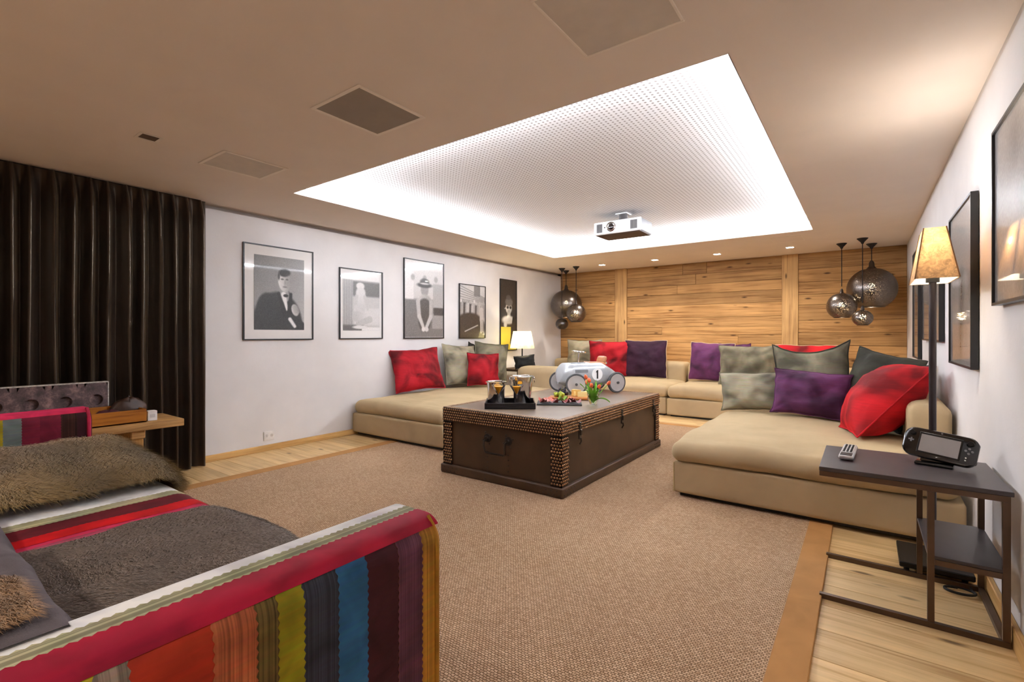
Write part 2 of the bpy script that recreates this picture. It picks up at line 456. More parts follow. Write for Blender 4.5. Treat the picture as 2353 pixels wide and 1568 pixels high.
# ------------------------------------------------------------------ curtain
M_curt = m_fabric('curtain_velvet', '#2a2320', var=0.25, scale=4, sheen=1.0, tint='#d9c4a4', rough=0.7, bump=0.05)
_b = M_curt.node_tree.nodes['Principled BSDF']; _b.inputs['Sheen Roughness'].default_value = 0.3; _b.inputs['Sheen Weight'].default_value = 0.5; _b.inputs['Roughness'].default_value = 0.33; _b.inputs['Specular IOR Level'].default_value = 1.0; _b.inputs['Specular Tint'].default_value = lin('#f2dcc0')
def curtain_geo(y0, y1, x, z0, z1, seed, sp=0.108):
    rs = random.Random(seed); nf = int((y1 - y0) / sp); nu, nv = nf * 26, 26
    ph = [rs.uniform(-.3, .3) for _ in range(nf + 2)]; am = [rs.uniform(.65, 1.1) for _ in range(nf + 2)]
    def fn(u, v):
        z = z1 + (z0 - z1) * v
        f = u * nf; i = min(int(f), nf - 1); q = f - i
        hd = min(1.0, v / 0.06); c0 = .5 + ph[i] * (.35 + .65 * v) * .5          # the ridge wanders down the cloth
        d = q - c0
        ridge = math.exp(-(d / .13) ** 2); wide = .5 - .5 * cos(2 * pi * q)
        A = (.03 + .035 * hd + .012 * v) * am[i]
        yy = y0 + (y1 - y0) * u - .020 * hd * math.sin(2 * pi * q) * .6 + .010 * ns(u * 9, v * 2.5, seed)
        return (x - .035 + A * ridge + .035 * wide * hd + .010 * ns(u * 20, v * 3, seed + 4) * v, yy, z)
    return grid(nu, nv, fn)
cg = curtain_geo(-1.6, 1.925, -4.87, 0.012, ZC - .012, 3)
ct = thing('curtain', 'dark velvet pleated curtain hanging from ceiling to floor', 'curtain', (-4.87, .2, 0))
part('panel', cg, M_curt, ct, smooth=True, ang=75)
part('track', box(-4.95, -4.93, -1.6, 1.9, ZC - .011, ZC), M_black, ct)

# wall socket
so = thing('wall_socket', 'white double wall socket low on the picture wall', 'socket', (XL, 2.56, .155))
part('plate', rbox(XL, XL + .01, 2.505, 2.615, .105, .2, .004, 2), m_plain('socket_white', '#e6e2df', .4), so, smooth=True)
M_pin = m_plain('socket_pin', '#6a6460', .6)
for dy in (-.027, .027):
    part('outlet', xf(lathe([(.017, 0), (.017, .003)], 16), Matrix.Translation((XL + .009, 2.56 + dy, .155)) @ Matrix.Rotation(pi / 2, 4, 'Y')), m_plain('socket_inner', '#cfcac6', .5), so)
    for dz in (-.006, .006):
        part('pin_hole', box(XL + .0115, XL + .0125, 2.56 + dy - .003, 2.56 + dy + .003, .155 + dz - .003, .155 + dz + .003), M_pin, so)

# ------------------------------------------------------------------ rug
t = NT('sisal_weave'); t.set(Roughness=0.95, Specular_IOR_Level=0.1)
co = t.coords((1, 1, 1))
nw = t.n('ShaderNodeTexNoise', i_Scale=60.0, i_Detail=2.0); t.l(co, nw.inputs['Vector'])
vm = t.n('ShaderNodeVectorMath', operation='SCALE'); vm.inputs[3].default_value = .010; t.l(nw.outputs['Color'], vm.inputs[0])
va = t.n('ShaderNodeVectorMath', operation='ADD'); t.l(co, va.inputs[0]); t.l(vm.outputs[0], va.inputs[1])
br = t.n('ShaderNodeTexBrick'); t.l(va.outputs[0], br.inputs['Vector'])
br.inputs['Color1'].default_value = lin('#e2c3a2'); br.inputs['Color2'].default_value = lin('#c6a382'); br.inputs['Mortar'].default_value = lin('#7d5f45')
br.inputs['Scale'].default_value = 1.0; br.inputs['Mortar Size'].default_value = 0.0028; br.inputs['Mortar Smooth'].default_value = 1.0
br.inputs['Brick Width'].default_value = 0.0155; br.inputs['Row Height'].default_value = 0.0105; br.inputs['Bias'].default_value = 0.0
n1 = t.n('ShaderNodeTexNoise', i_Scale=1.3, i_Detail=4.0); t.l(co, n1.inputs['Vector'])
t.l(t.mix(0.5, br.outputs['Color'], t.ramp(n1.outputs['Fac'], [(.35, (.8, .79, .76, 1)), (.65, (1, 1, 1, 1))]), 'MULTIPLY'), t.b.inputs['Base Color'])
inv = t.n('ShaderNodeMath', operation='SUBTRACT'); inv.inputs[0].default_value = 1.0; t.l(br.outputs['Fac'], inv.inputs[1])
t.bump(inv.outputs[0], 0.6, 0.004)
M_rug = t.m
M_border = m_fabric('suede_border', '#b58450', var=0.12, scale=5, sheen=0.3)
RX_0, RX_1, RY_0, RY_1, bw = -4.31, -0.155, 0.25, 6.49, 0.125
rg = thing('rug', 'large brown woven sisal rug with tan suede border', 'rug', ((RX_0 + RX_1) / 2, (RY_0 + RY_1) / 2, 0))
part('weave', box(RX_0 + bw, RX_1 - bw, RY_0 + bw, RY_1 - bw, 0.0005, .012), M_rug, rg)
part('border', rbox(RX_0, RX_0 + bw, RY_0, RY_1, 0.0005, .014, .003, 1), M_border, rg)
part('border', rbox(RX_1 - bw, RX_1, RY_0, RY_1, 0.0005, .014, .003, 1), M_border, rg)
part('border', rbox(RX_0 + bw, RX_1 - bw, RY_0, RY_0 + bw, 0.0005, .014, .003, 1), M_border, rg)
part('border', rbox(RX_0 + bw, RX_1 - bw, RY_1 - bw, RY_1, 0.0005, .014, .003, 1), M_border, rg)

# ------------------------------------------------------------------ beige sectional modules
def add_wrinkles(m, strength, dist, sc_=(3.0, 9.0, 6.0)):
    nt = m.node_tree; old = [n for n in nt.nodes if n.type == 'BUMP'][0]
    tc = nt.nodes.new('ShaderNodeTexCoord'); mp = nt.nodes.new('ShaderNodeMapping'); mp.inputs['Scale'].default_value = sc_
    nz = nt.nodes.new('ShaderNodeTexNoise'); nz.inputs['Scale'].default_value = 1.0; nz.inputs['Detail'].default_value = 3.0; nz.inputs['Distortion'].default_value = .6
    bp = nt.nodes.new('ShaderNodeBump'); bp.inputs['Strength'].default_value = strength; bp.inputs['Distance'].default_value = dist
    nt.links.new(tc.outputs['Object'], mp.inputs[0]); nt.links.new(mp.outputs[0], nz.inputs['Vector']); nt.links.new(nz.outputs['Fac'], bp.inputs['Height'])
    nt.links.new(old.outputs[0], bp.inputs['Normal']); nt.links.new(bp.outputs[0], nt.nodes['Principled BSDF'].inputs['Normal'])
M_sofa = m_fabric('sofa_suede', '#bda682', var=0.1, scale=2.2, sheen=0.35, tint='#d8c49c', bump=0.1)
add_wrinkles(M_sofa, .3, .03, (2.2, 5.0, 2.2))
M_pipe = m_fabric('sofa_piping', '#c7b185', var=0.05, sheen=0.2)
M_foot = m_plain('sofa_foot', '#1f1812', .6)
def module(name, label, x0, x1, y0, y1, group, seat_z=.42, base_z=.27, over=.03, seed=0.0, backs=(), cushions=None, floor_z=0.0, bulge=.035):
    th = thing(name, label, 'sofa', ((x0 + x1) / 2, (y0 + y1) / 2, floor_z), group=group)
    part('base', soft_box(x0, x1, y0, y1, floor_z + .025, base_z, .018, 0, .003, 10, 2.0, seed), M_sofa, th, smooth=True, ang=70)
    part('plinth', box(x0 + .04, x1 - .04, y0 + .04, y1 - .04, floor_z, floor_z + .03), M_foot, th)
    for (a, b, c_, d) in (cushions or [(x0, x1, y0, y1)]):
        part('seat_cushion', soft_box(a, b, c_, d, base_z - .005, seat_z, .075, bulge, .02, 30, 3.0, seed + a, sag=.022), M_sofa, th, smooth=True, ang=80)
    for k, (a, b, c_, d, zt) in enumerate(backs):
        part('backrest', soft_box(a, b, c_, d, .2, zt, .06, .01, .006, 14, 2.6, seed + 5 + k), M_sofa, th, smooth=True, ang=80)
    # piping along the base edge
    zz = floor_z + .03
    part('piping', tube([(x0 + .004, y0 + .004, zz), (x0 + .004, y0 + .004, base_z - .01)], .005, 6), M_pipe, th, smooth=True)
    return th
GS = 'beige sectional sofa units'
module('sofa_chaise', 'wide beige chaise along the picture wall with four cushions against the wall', -4.955, -3.47, 3.55, 5.98, GS, seed=1.0, floor_z=.0145)
module('sofa_chaise', 'wide beige chaise with red and purple cushions beside the floor lamp', -1.14, 0.455, 3.585, 5.72, GS, seed=4.0, floor_z=.0145,
       backs=[(.235, .46, 4.12, 5.72, .74)], cushions=[(-1.165, .44, 3.555, 5.47)])
so_e = module('sofa_corner', 'pale beige end unit of the sectional behind the chrome ice bucket', -4.3, -3.58, 6.0, 6.32, GS, seed=9.0, seat_z=.71, base_z=.32, bulge=.02)
module('sofa_corner', 'beige end unit with olive cushions leaning on it', -1.15, 0.2, 5.74, 6.05, GS, seed=11.0, seat_z=.735, base_z=.3, bulge=.02)
module('sofa_bench', 'beige back sofa unit in front of boards behind the toy car', -4.9, -2.37, 7.12, 8.5, GS, seed=13.0, seat_z=.44,
       backs=[(-4.9, -3.36, 8.1, 8.5, .74), (-3.34, -2.385, 8.1, 8.5, .74)], cushions=[(-4.9, -3.6, 7.1, 8.2), (-3.59, -2.36, 7.1, 8.2)])
module('sofa_bench', 'beige back sofa unit in front of boards behind purple and olive cushions', -2.345, 0.46, 7.09, 8.5, GS, seed=17.0, seat_z=.44,
       backs=[(-2.345, -1.1, 8.1, 8.5, .72), (-1.08, .46, 8.1, 8.5, .72)], cushions=[(-2.35, -1.0, 7.07, 8.2), (-.99, .46, 7.07, 8.2)])

# ------------------------------------------------------------------ cushions
VEL = {
    'red': m_velvet('velvet_red', '#8e101b', .3, 1.55), 'red2': m_velvet('velvet_bright_red', '#b00f19', .35, 1.35, 2.4),
    'olive': m_velvet('velvet_olive', '#746e5a', .5, 1.5), 'sage': m_velvet('velvet_sage', '#8d8570', .35, 1.4, 2.5),
    'purple': m_velvet('velvet_purple', '#55294c', .45, 1.5), 'aubergine': m_velvet('velvet_aubergine', '#33182c', .7, 1.3),
    'moss': m_velvet('velvet_moss', '#3c3a30', .6, 1.4), 'char': m_velvet('velvet_charcoal', '#232220', .7, 1.3),
    'cream': m_fabric('cushion_linen', '#cdb48f', var=.08, sheen=.2)}
def pillow_geo(w, h, t, inset=.07, seed=0.0, n=26, flange=0.0, droop=0.0, expo=.55, wrk=1.0):
    V, F, MI = [], [], []
    def pt(u, v, side):
        a = abs(u); b = abs(v)
        ex = 1 - inset * (1 - b ** 2.2); ey = 1 - inset * (1 - a ** 2.2)
        x = u * ex * w / 2; z = v * ey * h / 2
        fu = min(1.0, (1 - a) / (1 - flange)) if flange else 1 - a
        fu, fv = 1 - a, 1 - b
        th = (max(0, 1 - a ** 2.6) * max(0, 1 - b ** 2.6)) ** expo
        if flange and (a > 1 - flange or b > 1 - flange): th = min(th, .03)
        y = side * (t / 2 * th)
        wr = ns(u * 2.2 + seed, v * 2.2, seed * .7 + side) * .16 + ns(u * 6 + seed, v * 6, seed + side) * .05 + .10 * max(0, a * b - .25) * sin(14 * math.atan2(1.15 - b, 1.15 - a) + seed)
        y += side * wr * t * th * wrk
        if droop: z -= droop * h * max(0, v) * (1 - a ** 2) * 1.0
        x += .012 * ns(v * 3, seed, u); z += .010 * ns(u * 3, seed + 9, v)
        return (x, -y, z + h / 2)
    for side in (1, -1):
        o = len(V)
        for j in range(n + 1):
            for i in range(n + 1):
                u = sin((i / n - .5) * pi); v = sin((j / n - .5) * pi)
                u = .5 * u + .5 * (2 * i / n - 1); v = .5 * v + .5 * (2 * j / n - 1)
                V.append(pt(u, v, side))
        for j in range(n):
            for i in range(n):
                q = (o + j * (n + 1) + i, o + j * (n + 1) + i + 1, o + (j + 1) * (n + 1) + i + 1, o + (j + 1) * (n + 1) + i)
                F.append(q if side == 1 else q[::-1]); MI.append(0 if side == 1 else 1)
    def uvs(k): q = 2 * k / n - 1; return .5 * sin((k / n - .5) * pi) + .5 * q
    per = [pt(uvs(i), -1, 0) for i in range(n)] + [pt(1, uvs(j), 0) for j in range(n)] + [pt(-uvs(i), 1, 0) for i in range(n)] + [pt(-1, -uvs(j), 0) for j in range(n)]
    return (V, F), MI, per
for _k in VEL: add_wrinkles(VEL[_k], .45, .02, (7.0, 7.0, 7.0))
def cushion(label, x, y, z, w, h, t, yaw, lean, col, roll=0.0, pipe=None, back=None, inset=.08, seed=None, flange=0.0, droop=0.0, expo=.55, wrk=1.0):
    t *= 1.2
    seed = seed if seed is not None else x * 7.3 + y * 3.1
    g, MI, per = pillow_geo(w, h, t, inset, seed, flange=flange, droop=droop, expo=expo, wrk=wrk)
    M = Matrix.Rotation(radians(yaw), 4, 'Z') @ Matrix.Rotation(-radians(lean), 4, 'X') @ Matrix.Rotation(radians(roll), 4, 'Y')
    g = xf(g, M); per = [tuple(M @ Vector(p)) for p in per]
    lo = min(p[2] for p in g[0])
    g = mv(g, 0, 0, -lo); per = [(p[0], p[1], p[2] - lo) for p in per]
    me = mesh('cushion', g, [VEL[col], VEL[back or col]], True, 80)
    me.polygons.foreach_set('material_index', MI)
    o = obj('cushion', me); o.location = (x, y, z); tag(o, label, 'cushion', 'cushions on the sectional sofa')
    p = obj('piping', mesh('piping', tube(per, .006, 6, closed=True), VEL[pipe or col], True, 80), o)
    return o
# on the chaise along the picture wall
cushion('large red velvet cushion, leftmost on the chaise by the picture wall', -4.70, 4.42, .45, .70, .58, .2, 70, 20, 'red', roll=-3, seed=2.2)
cushion('grey-green velvet cushion with dark side beside the large red one', -4.70, 5.24, .455, .62, .60, .2, 84, 15, 'sage', roll=4, seed=5.1)
cushion('small red velvet cushion between two grey-green ones by picture wall', -4.42, 5.36, .455, .50, .47, .16, 62, 8, 'red', roll=3, seed=8.4)
cushion('olive velvet cushion just left of the small table lamp', -4.60, 5.74, .455, .56, .60, .2, 62, 8, 'olive', roll=6, seed=3.3, flange=.05)
cushion('dark charcoal cushion peeking out behind the small red cushion', -4.87, 5.66, .45, .46, .54, .08, 88, 3, 'char', roll=16)
# back sofa, left part
cushion('mottled grey cushion in the corner behind the toy car steering wheel', -4.2, 8.0, .46, .66, .66, .18, 14, 8, 'sage', seed=1.2)
cushion('red velvet cushion directly behind the toy car', -3.62, 7.86, .47, .74, .63, .2, 16, 8, 'red', seed=11.0)
cushion('dark aubergine cushion with cream edge right of the red one', -3.02, 7.98, .47, .72, .64, .18, 8, 8, 'aubergine', pipe='cream', back='cream', inset=.04)
# back sofa, right part
cushion('purple cushion with cream edge standing at left of back sofa unit', -1.93, 7.83, .47, .66, .6, .18, -4, 8, 'purple', pipe='cream', back='cream', inset=.04, roll=2)
cushion('purple cushion mostly hidden behind the big olive cushion', -1.62, 8.04, .47, .46, .6, .1, 4, 4, 'purple', back='cream')
cushion('big olive velvet cushion in front of the purple pair on back sofa', -1.36, 7.62, .455, .78, .6, .2, 6, 10, 'olive', seed=6.0)
cushion('red cushion with cream back under the right upright board', -.67, 7.92, .47, .76, .59, .16, -4, 6, 'red2', pipe='cream', back='cream', inset=.04)
# chaise by the floor lamp
cushion('small grey-green velvet cushion at left end of chaise by floor lamp', -.89, 5.2, .445, .54, .38, .17, 12, 12, 'sage', roll=-3, seed=13.3, pipe='olive')
cushion('purple velvet cushion in front of flanged olive one', -.40, 5.02, .45, .60, .42, .18, 4, 18, 'purple', roll=4, seed=4.6)
cushion('large olive velvet cushion with flanged edge and pointed corners', -.37, 5.28, .45, .64, .66, .2, -3, 8, 'olive', inset=.1, flange=.06, droop=.1, roll=-5, pipe='moss', seed=7.7)
cushion('dark moss green cushion leaning behind the big bright red one', 0.0, 5.12, .45, .54, .58, .2, -30, 18, 'moss', roll=12, seed=2.9)
cushion('charcoal cushion wedged between moss cushion and wall', .12, 4.86, .45, .44, .56, .14, -64, 22, 'char', roll=0)
cushion('big bright red velvet cushion tilted against chaise backrest', -.10, 4.48, .45, .56, .68, .31, -79, 41, 'red2', roll=-3, seed=9.9, inset=.05, expo=.72, wrk=.55)

# ------------------------------------------------------------------ studded trunk
M_lea = m_plain('trunk_leather', '#4a3524', 0.42, 0.1, var=0.25, scale=5, bump=.1)
M_top = m_plain('trunk_top_leather', '#80705f', 0.32, 0.0, var=0.12, scale=4, bump=.05)
M_stud = m_plain('stud_bronze', '#8f6a4a', 0.3, 0.8, var=0.3, scale=30)
M_band = m_plain('trunk_band', '#24140c', 0.5, 0.2, var=.3, scale=20)
M_iron = m_plain('iron', '#4a4542', 0.35, 0.9, var=.2)
TX0, TX1, TY0, TY1, TH = -2.962, -1.768, 3.035, 5.095, .575
tr = thing('trunk', 'dark leather trunk with bronze studs used as coffee table', 'trunk', ((TX0 + TX1) / 2, (TY0 + TY1) / 2, .012))
part('plinth', rbox(TX0 - .014, TX1 + .014, TY0 - .014, TY1 + .014, .012, .085, .012, 3), M_lea, tr, smooth=True, ang=50)
part('body', rbox(TX0 + .018, TX1 - .018, TY0 + .018, TY1 - .018, .083, .465, .004, 1), M_lea, tr)
part('lid', rbox(TX0, TX1, TY0, TY1, .458, TH - .004, .006, 2), M_band, tr)
part('lid_top', rbox(TX0 + .05, TX1 - .05, TY0 + .05, TY1 - .05, TH - .006, TH, .002, 1), M_top, tr, label='taupe leather lid top')
cwid = .1
for (a, b) in ((TX0, TY0), (TX1, TY0), (TX1, TY1), (TX0, TY1)):
    sx = 1 if a == TX0 else -1; sy = 1 if b == TY0 else -1
    x_ = sorted((a + sx * .004, a + sx * cwid)); y_ = sorted((b + sy * .004, b + sy * .016))
    xx = sorted((a + sx * .004, a + sx * .016)); yy = sorted((b + sy * .004, b + sy * cwid))
    part('corner_strap', join(box(*x_, *y_, .085, .456), box(*xx, *yy, .085, .456)), M_band, tr)
def dome(c, u, v, n, r, hgt):
    c, u, v, n = Vector(c), Vector(u), Vector(v), Vector(n)
    V = []
    for q, (rr_, hh) in enumerate(((1.0, 0.0), (.72, .72))):
        for k in range(8):
            a = 2 * pi * (k + .5) / 8; V.append(tuple(c + (u * cos(a) + v * sin(a)) * r * rr_ + n * hgt * hh))
    V.append(tuple(c + n * hgt))
    return V, [(k, (k + 1) % 8, 8 + (k + 1) % 8, 8 + k) for k in range(8)] + [(8 + k, 8 + (k + 1) % 8, 16) for k in range(8)]
st = []
pit = .0235
def studs_on(c0, u, v, n, lu, lv, rows):
    nu = max(1, round(lu / pit)); c0, u_, v_ = Vector(c0), Vector(u), Vector(v)
    for r in range(rows):
        for k in range(nu):
            o_ = .5 if r % 2 else 0
            if k + .5 + o_ > nu: continue
            st.append(dome(c0 + u_ * ((k + .5 + o_) * lu / nu) + v_ * ((r + .5) * lv / rows), u, v, n, .0092, .0085))
zb0, zb1 = .460, .568
studs_on((TX0, TY0, zb0), (1, 0, 0), (0, 0, 1), (0, -1, 0), TX1 - TX0, zb1 - zb0, 5)
studs_on((TX1, TY0, zb0), (0, 1, 0), (0, 0, 1), (1, 0, 0), TY1 - TY0, zb1 - zb0, 5)
studs_on((TX0, TY0, zb0), (0, 1, 0), (0, 0, 1), (-1, 0, 0), TY1 - TY0, zb1 - zb0, 5)
studs_on((TX0, TY1, zb0), (1, 0, 0), (0, 0, 1), (0, 1, 0), TX1 - TX0, zb1 - zb0, 5)
for xx in (TX0 + .004, TX1 - .1):
    studs_on((xx, TY0 + .004, .092), (1, 0, 0), (0, 0, 1), (0, -1, 0), .094, .355, 15)
    studs_on((xx, TY1 - .004, .092), (1, 0, 0), (0, 0, 1), (0, 1, 0), .094, .355, 15)
for yy in (TY0 + .004, TY1 - .1):
    studs_on((TX1 - .004, yy, .092), (0, 1, 0), (0, 0, 1), (1, 0, 0), .094, .355, 15)
    studs_on((TX0 + .004, yy, .092), (0, 1, 0), (0, 0, 1), (-1, 0, 0), .094, .355, 15)
part('studs', join(*st), M_stud, tr, smooth=True, ang=80, kind='stuff', label='rows of small round bronze studs')
# bars around the top edge
tb = []
n_ = 58
for k in range(n_):
    xx = TX0 + (k + .5) * (TX1 - TX0) / n_
    tb.append(rbox(xx - .0045, xx + .0045, TY0 + .002, TY0 + .05, TH - .006, TH + .003, .002, 1)); tb.append(rbox(xx - .0045, xx + .0045, TY1 - .05, TY1 - .002, TH - .006, TH + .003, .002, 1))
n_ = 98
for k in range(n_):
    yy = TY0 + (k + .5) * (TY1 - TY0) / n_
    tb.append(rbox(TX0 + .002, TX0 + .05, yy - .0045, yy + .0045, TH - .006, TH + .003, .002, 1)); tb.append(rbox(TX1 - .05, TX1 - .002, yy - .0045, yy + .0045, TH - .006, TH + .003, .002, 1))
part('edge_weave', join(*tb), m_plain('edge_leather', '#a08468', .4, .2, var=.3, scale=40), tr, kind='stuff', label='woven leather loops along the lid edge')
# nail heads on plinth and below the handle
nl = []
def nail(x, y, z, nx, ny, r=.0065):
    g = sphere(0, 0, 0, r, 8, 4); nl.append(mv([(a * (.6 if nx else 1), b * (.6 if ny else 1), c_) for a, b, c_ in g[0]] and ([(a * (.6 if nx else 1), b * (.6 if ny else 1), c_) for a, b, c_ in g[0]], g[1]), x, y, z))
for row, zz in enumerate((.032, .062)):
    for k in range(4):
        d = .03 + k * .045 + row * .02
        for xs_ in (TX0 - .014 + d, TX1 + .014 - d): nail(xs_, TY0 - .014, zz, 0, 1)
        for ys_ in (TY0 - .014 + d, TY1 + .014 - d): nail(TX1 + .014, ys_, zz, 1, 0)
HX0, HX1, HY = -2.475, -2.265, TY0 + .018
for xx in (HX0, HX1):
    for zz in (.12, .165, .21, .25): nail(xx, HY, zz, 0, 1)
    nail(xx, TY0 - .014, .035, 0, 1); nail(xx, TY0 - .014, .068, 0, 1)
part('nail_heads', join(*nl), M_iron, tr, smooth=True, kind='stuff', label='round iron nail heads')
hd = part('handle', tube([(HX0, HY - .01, .355), (HX0, HY - .045, .345), (HX0, HY - .05, .31), (HX0 + .005, HY - .04, .262), (HX0 + .02, HY - .038, .252),
     (HX1 - .02, HY - .038, .252), (HX1 - .005, HY - .04, .262), (HX1, HY - .05, .31), (HX1, HY - .045, .345), (HX1, HY - .01, .355)], .008, 8), M_iron, tr, smooth=True, label='iron bail handle')
for xx in (HX0, HX1):
    part('rosette', xf(lathe([(.036, 0), (.034, .006), (.02, .01), (.016, .02), (.001, .024)], 18), Matrix.Translation((xx, HY, .36)) @ Matrix.Rotation(pi / 2, 4, 'X')), M_iron, tr, smooth=True)
    for q in range(4):
        part('rosette_nail', sphere(xx + .05 * cos(q * pi / 2 + .4), HY - .002, .36 + .05 * sin(q * pi / 2 + .4), .007, 8, 5), M_iron, tr, smooth=True)
for yy in (3.3, 4.1, 4.9):
    la = part('latch', join(rbox(TX1 - .002, TX1 + .012, yy - .016, yy + .016, .40, .53, .003, 1), rbox(TX1 + .008, TX1 + .024, yy - .012, yy + .012, .43, .475, .004, 1)), M_iron, tr)
    part('latch_tongue', tube([(TX1 + .014, yy, .41), (TX1 + .02, yy, .385), (TX1 + .006, yy, .36)], .007, 6), M_iron, tr, smooth=True)

# ------------------------------------------------------------------ things on the trunk
T = TH + .0015
M_tray = m_plain('black_lacquer', '#17151a', 0.25)
M_chrome = m_plain('chrome', '#d6d2ce', 0.12, 1.0, var=.03)
M_glass = m_glass('clear_glass', ior=1.2)
M_juice = m_plain('orange_juice', '#e8a21c', .3, var=.08)
ty = radians(36)
tray = thing('serving_tray', 'black lacquered tray holding chrome buckets and cocktail glasses', 'tray', (-2.50, 3.40, T), ty)
L, D, H, tk = .215, .175, .05, .011
part('bottom', rbox(-L, L, -D, D, 0, .008, .002, 1), M_tray, tray, world=False)
part('rim', join(rbox(-L, L, -D, -D + tk, 0, H, .003, 1), rbox(-L, L, D - tk, D, 0, H, .003, 1)), M_tray, tray, world=False)
part('handle_end', join(rbox(-L, -L + tk, -D + tk, D - tk, 0, H, .003, 1)), M_tray, tray, world=False)
part('handle_end', join(rbox(L - tk, L, -D + tk, D - tk, 0, H, .003, 1)), M_tray, tray, world=False)
def ontray(u, v): return (-2.50 + u * cos(ty) - v * sin(ty), 3.40 + u * sin(ty) + v * cos(ty), T + .0085)
def bucket(label, loc, rb, rt, h, ring_y=True):
    th = thing('ice_bucket', label, 'bucket', loc, ty)
    e = .004
    part('shell', lathe([(rb * .96, 0), (rb, .006), (rt, h - .008), (rt + .008, h - .006), (rt + .009, h), (rt, h + .002), (rt - e, h - .004), (rb - e, .01), (.001, .01)], 32, cap1=False), M_chrome, th, smooth=True, world=False)
    if ring_y:
        for s_ in (-1, 1):
            part('ring_handle', tube([(s_ * (rt + .012 + .002 * sin(a)), .018 * sin(a), h - .035 + .022 * cos(a)) for a in [2 * pi * k / 14 for k in range(14)]], .0035, 6, closed=True), M_chrome, th, smooth=True, world=False)
            part('ring_lug', sphere(s_ * (rt + .004), 0, h - .014, .009, 8, 6), M_chrome, th, smooth=True, world=False)
bucket('straight chrome bucket at left on the black tray', ontray(-.125, .035), .072, .082, .205, False)
bucket('tall tapered chrome ice bucket with ring handles on tray', ontray(.105, .06), .07, .098, .25)
def martini(label, loc):
    th = thing('cocktail_glass', label, 'glass', loc, group='cocktail glasses on the black tray')
    part('foot', lathe([(.036, 0), (.036, .002), (.008, .007), (.0035, .014), (.0032, .085), (.006, .1)], 20), M_glass, th, smooth=True, world=False)
    part('bowl', lathe([(.004, .1), (.062, .185), (.0635, .185), (.0065, .098)], 24, cap0=False, cap1=False), M_glass, th, smooth=True, world=False)
    part('drink', lathe([(.001, .1035), (.0525, .173), (.001, .174)], 20), M_juice, th, smooth=True, world=False, label='orange cocktail')
martini('orange cocktail in stemmed glass in front of the straight chrome bucket', ontray(-.10, -.075))
martini('orange cocktail in stemmed glass in front of the tapered ice bucket', ontray(.055, -.085))

# slate of cold cuts
M_slate = m_plain('slate', '#3a3a3c', .7, var=.15, bump=.2)
M_ham = m_plain('ham', '#c06a58', .45, var=.35, scale=40)
M_sal = m_plain('salami', '#8c3a3a', .45, var=.3, scale=60)
M_lettuce = m_plain('lettuce', '#8fae4a', .5, var=.3, scale=30)
sl = radians(30)
single('slate_plate', rbox(-.2, .2, -.13, .13, 0, .009, .003, 1), M_slate, 'flat dark slate with cold cuts beside the tray', 'plate', (-2.24, 3.80, T), local=True, rz=sl)
def onslate(u, v): return (-2.24 + u * cos(sl) - v * sin(sl), 3.80 + u * sin(sl) + v * cos(sl))
def slice_geo(r, rs, amp=.018):
    k1, k2 = rs.uniform(0, 6), rs.uniform(2, 3.4)
    def fn(u, v):
        a = 2 * pi * u; rr = r * v * (1 + .12 * sin(3 * a + k1))
        return (rr * cos(a), rr * sin(a) * .8, .012 + amp * v * (1 + sin(k2 * a + k1)) * .8)
    V, F = grid(18, 4, fn)
    V2 = [(x, y, z - .003) for x, y, z in V]; o = len(V)
    return V + V2, F + [tuple(i + o for i in q[::-1]) for q in F]
rs = random.Random(5)
cuts = [(-.15, .02, M_ham, 'pale ham'), (-.11, -.05, M_ham, 'pale ham'), (-.09, .06, M_ham, 'pale ham'), (-.14, -.08, M_sal, 'red salami'), (-.05, -.08, M_sal, 'red salami'), (.12, -.03, M_sal, 'red salami'), (.15, -.075, M_sal, 'red salami'), (.09, .05, M_ham, 'pale ham'), (-.04, .02, M_ham, 'pale ham'), (.06, -.085, M_sal, 'red salami')]
for (u, v, m_, nm) in cuts:
    x_, y_ = onslate(u, v)
    single('meat_slice', slice_geo(rs.uniform(.034, .046), rs), m_, 'folded slice of %s on the dark slate' % nm, 'meat slice', (x_, y_, T + .0075 + rs.uniform(0, .004)), group='cold cuts on the slate (%s)' % nm, smooth=True, local=True, rz=rs.uniform(0, 6))
def leaf_geo(rs, r=.045):
    k1 = rs.uniform(0, 6)
    def fn(u, v):
        a = 2 * pi * u; rr = r * v * (1 + .2 * sin(5 * a + k1))
        return (rr * cos(a), rr * sin(a) * .7, .012 + .03 * v * v * (1 + .6 * sin(4 * a + k1)))
    return grid(24, 4, fn)
x_, y_ = onslate(.035, -.01)
single('lettuce_leaf', leaf_geo(rs), M_lettuce, 'curly green lettuce leaf amid the cold cuts', 'lettuce', (x_, y_, T + .012), smooth=True, local=True)
# wooden board with cheese and grapes
M_bwood = m_wood('acacia_board', '#8a4f22', '#c2793a', axis=0, grain=40, along=3, rnd=.02, knots=False)
bl = radians(34)
single('cheese_board', rbox(-.2, .2, -.1, .1, .0, .022, .008, 2), M_bwood, 'oiled wooden board carrying cheese and grapes', 'board', (-2.30, 4.13, T), local=True, rz=bl, smooth=True)
def onb(u, v): return (-2.30 + u * cos(bl) - v * sin(bl), 4.13 + u * sin(bl) + v * cos(bl))
M_cheese = m_plain('cheese', '#ecd693', .5, var=.1)
M_rind = m_plain('cheese_orange', '#e3b765', .5, var=.15)
def wedge(l, wd, h):
    V = [(0, 0, 0), (l, -wd / 2, 0), (l, wd / 2, 0), (0, 0, h), (l, -wd / 2, h), (l, wd / 2, h)]
    return V, [(0, 2, 1), (3, 4, 5), (0, 1, 4, 3), (1, 2, 5, 4), (2, 0, 3, 5)]
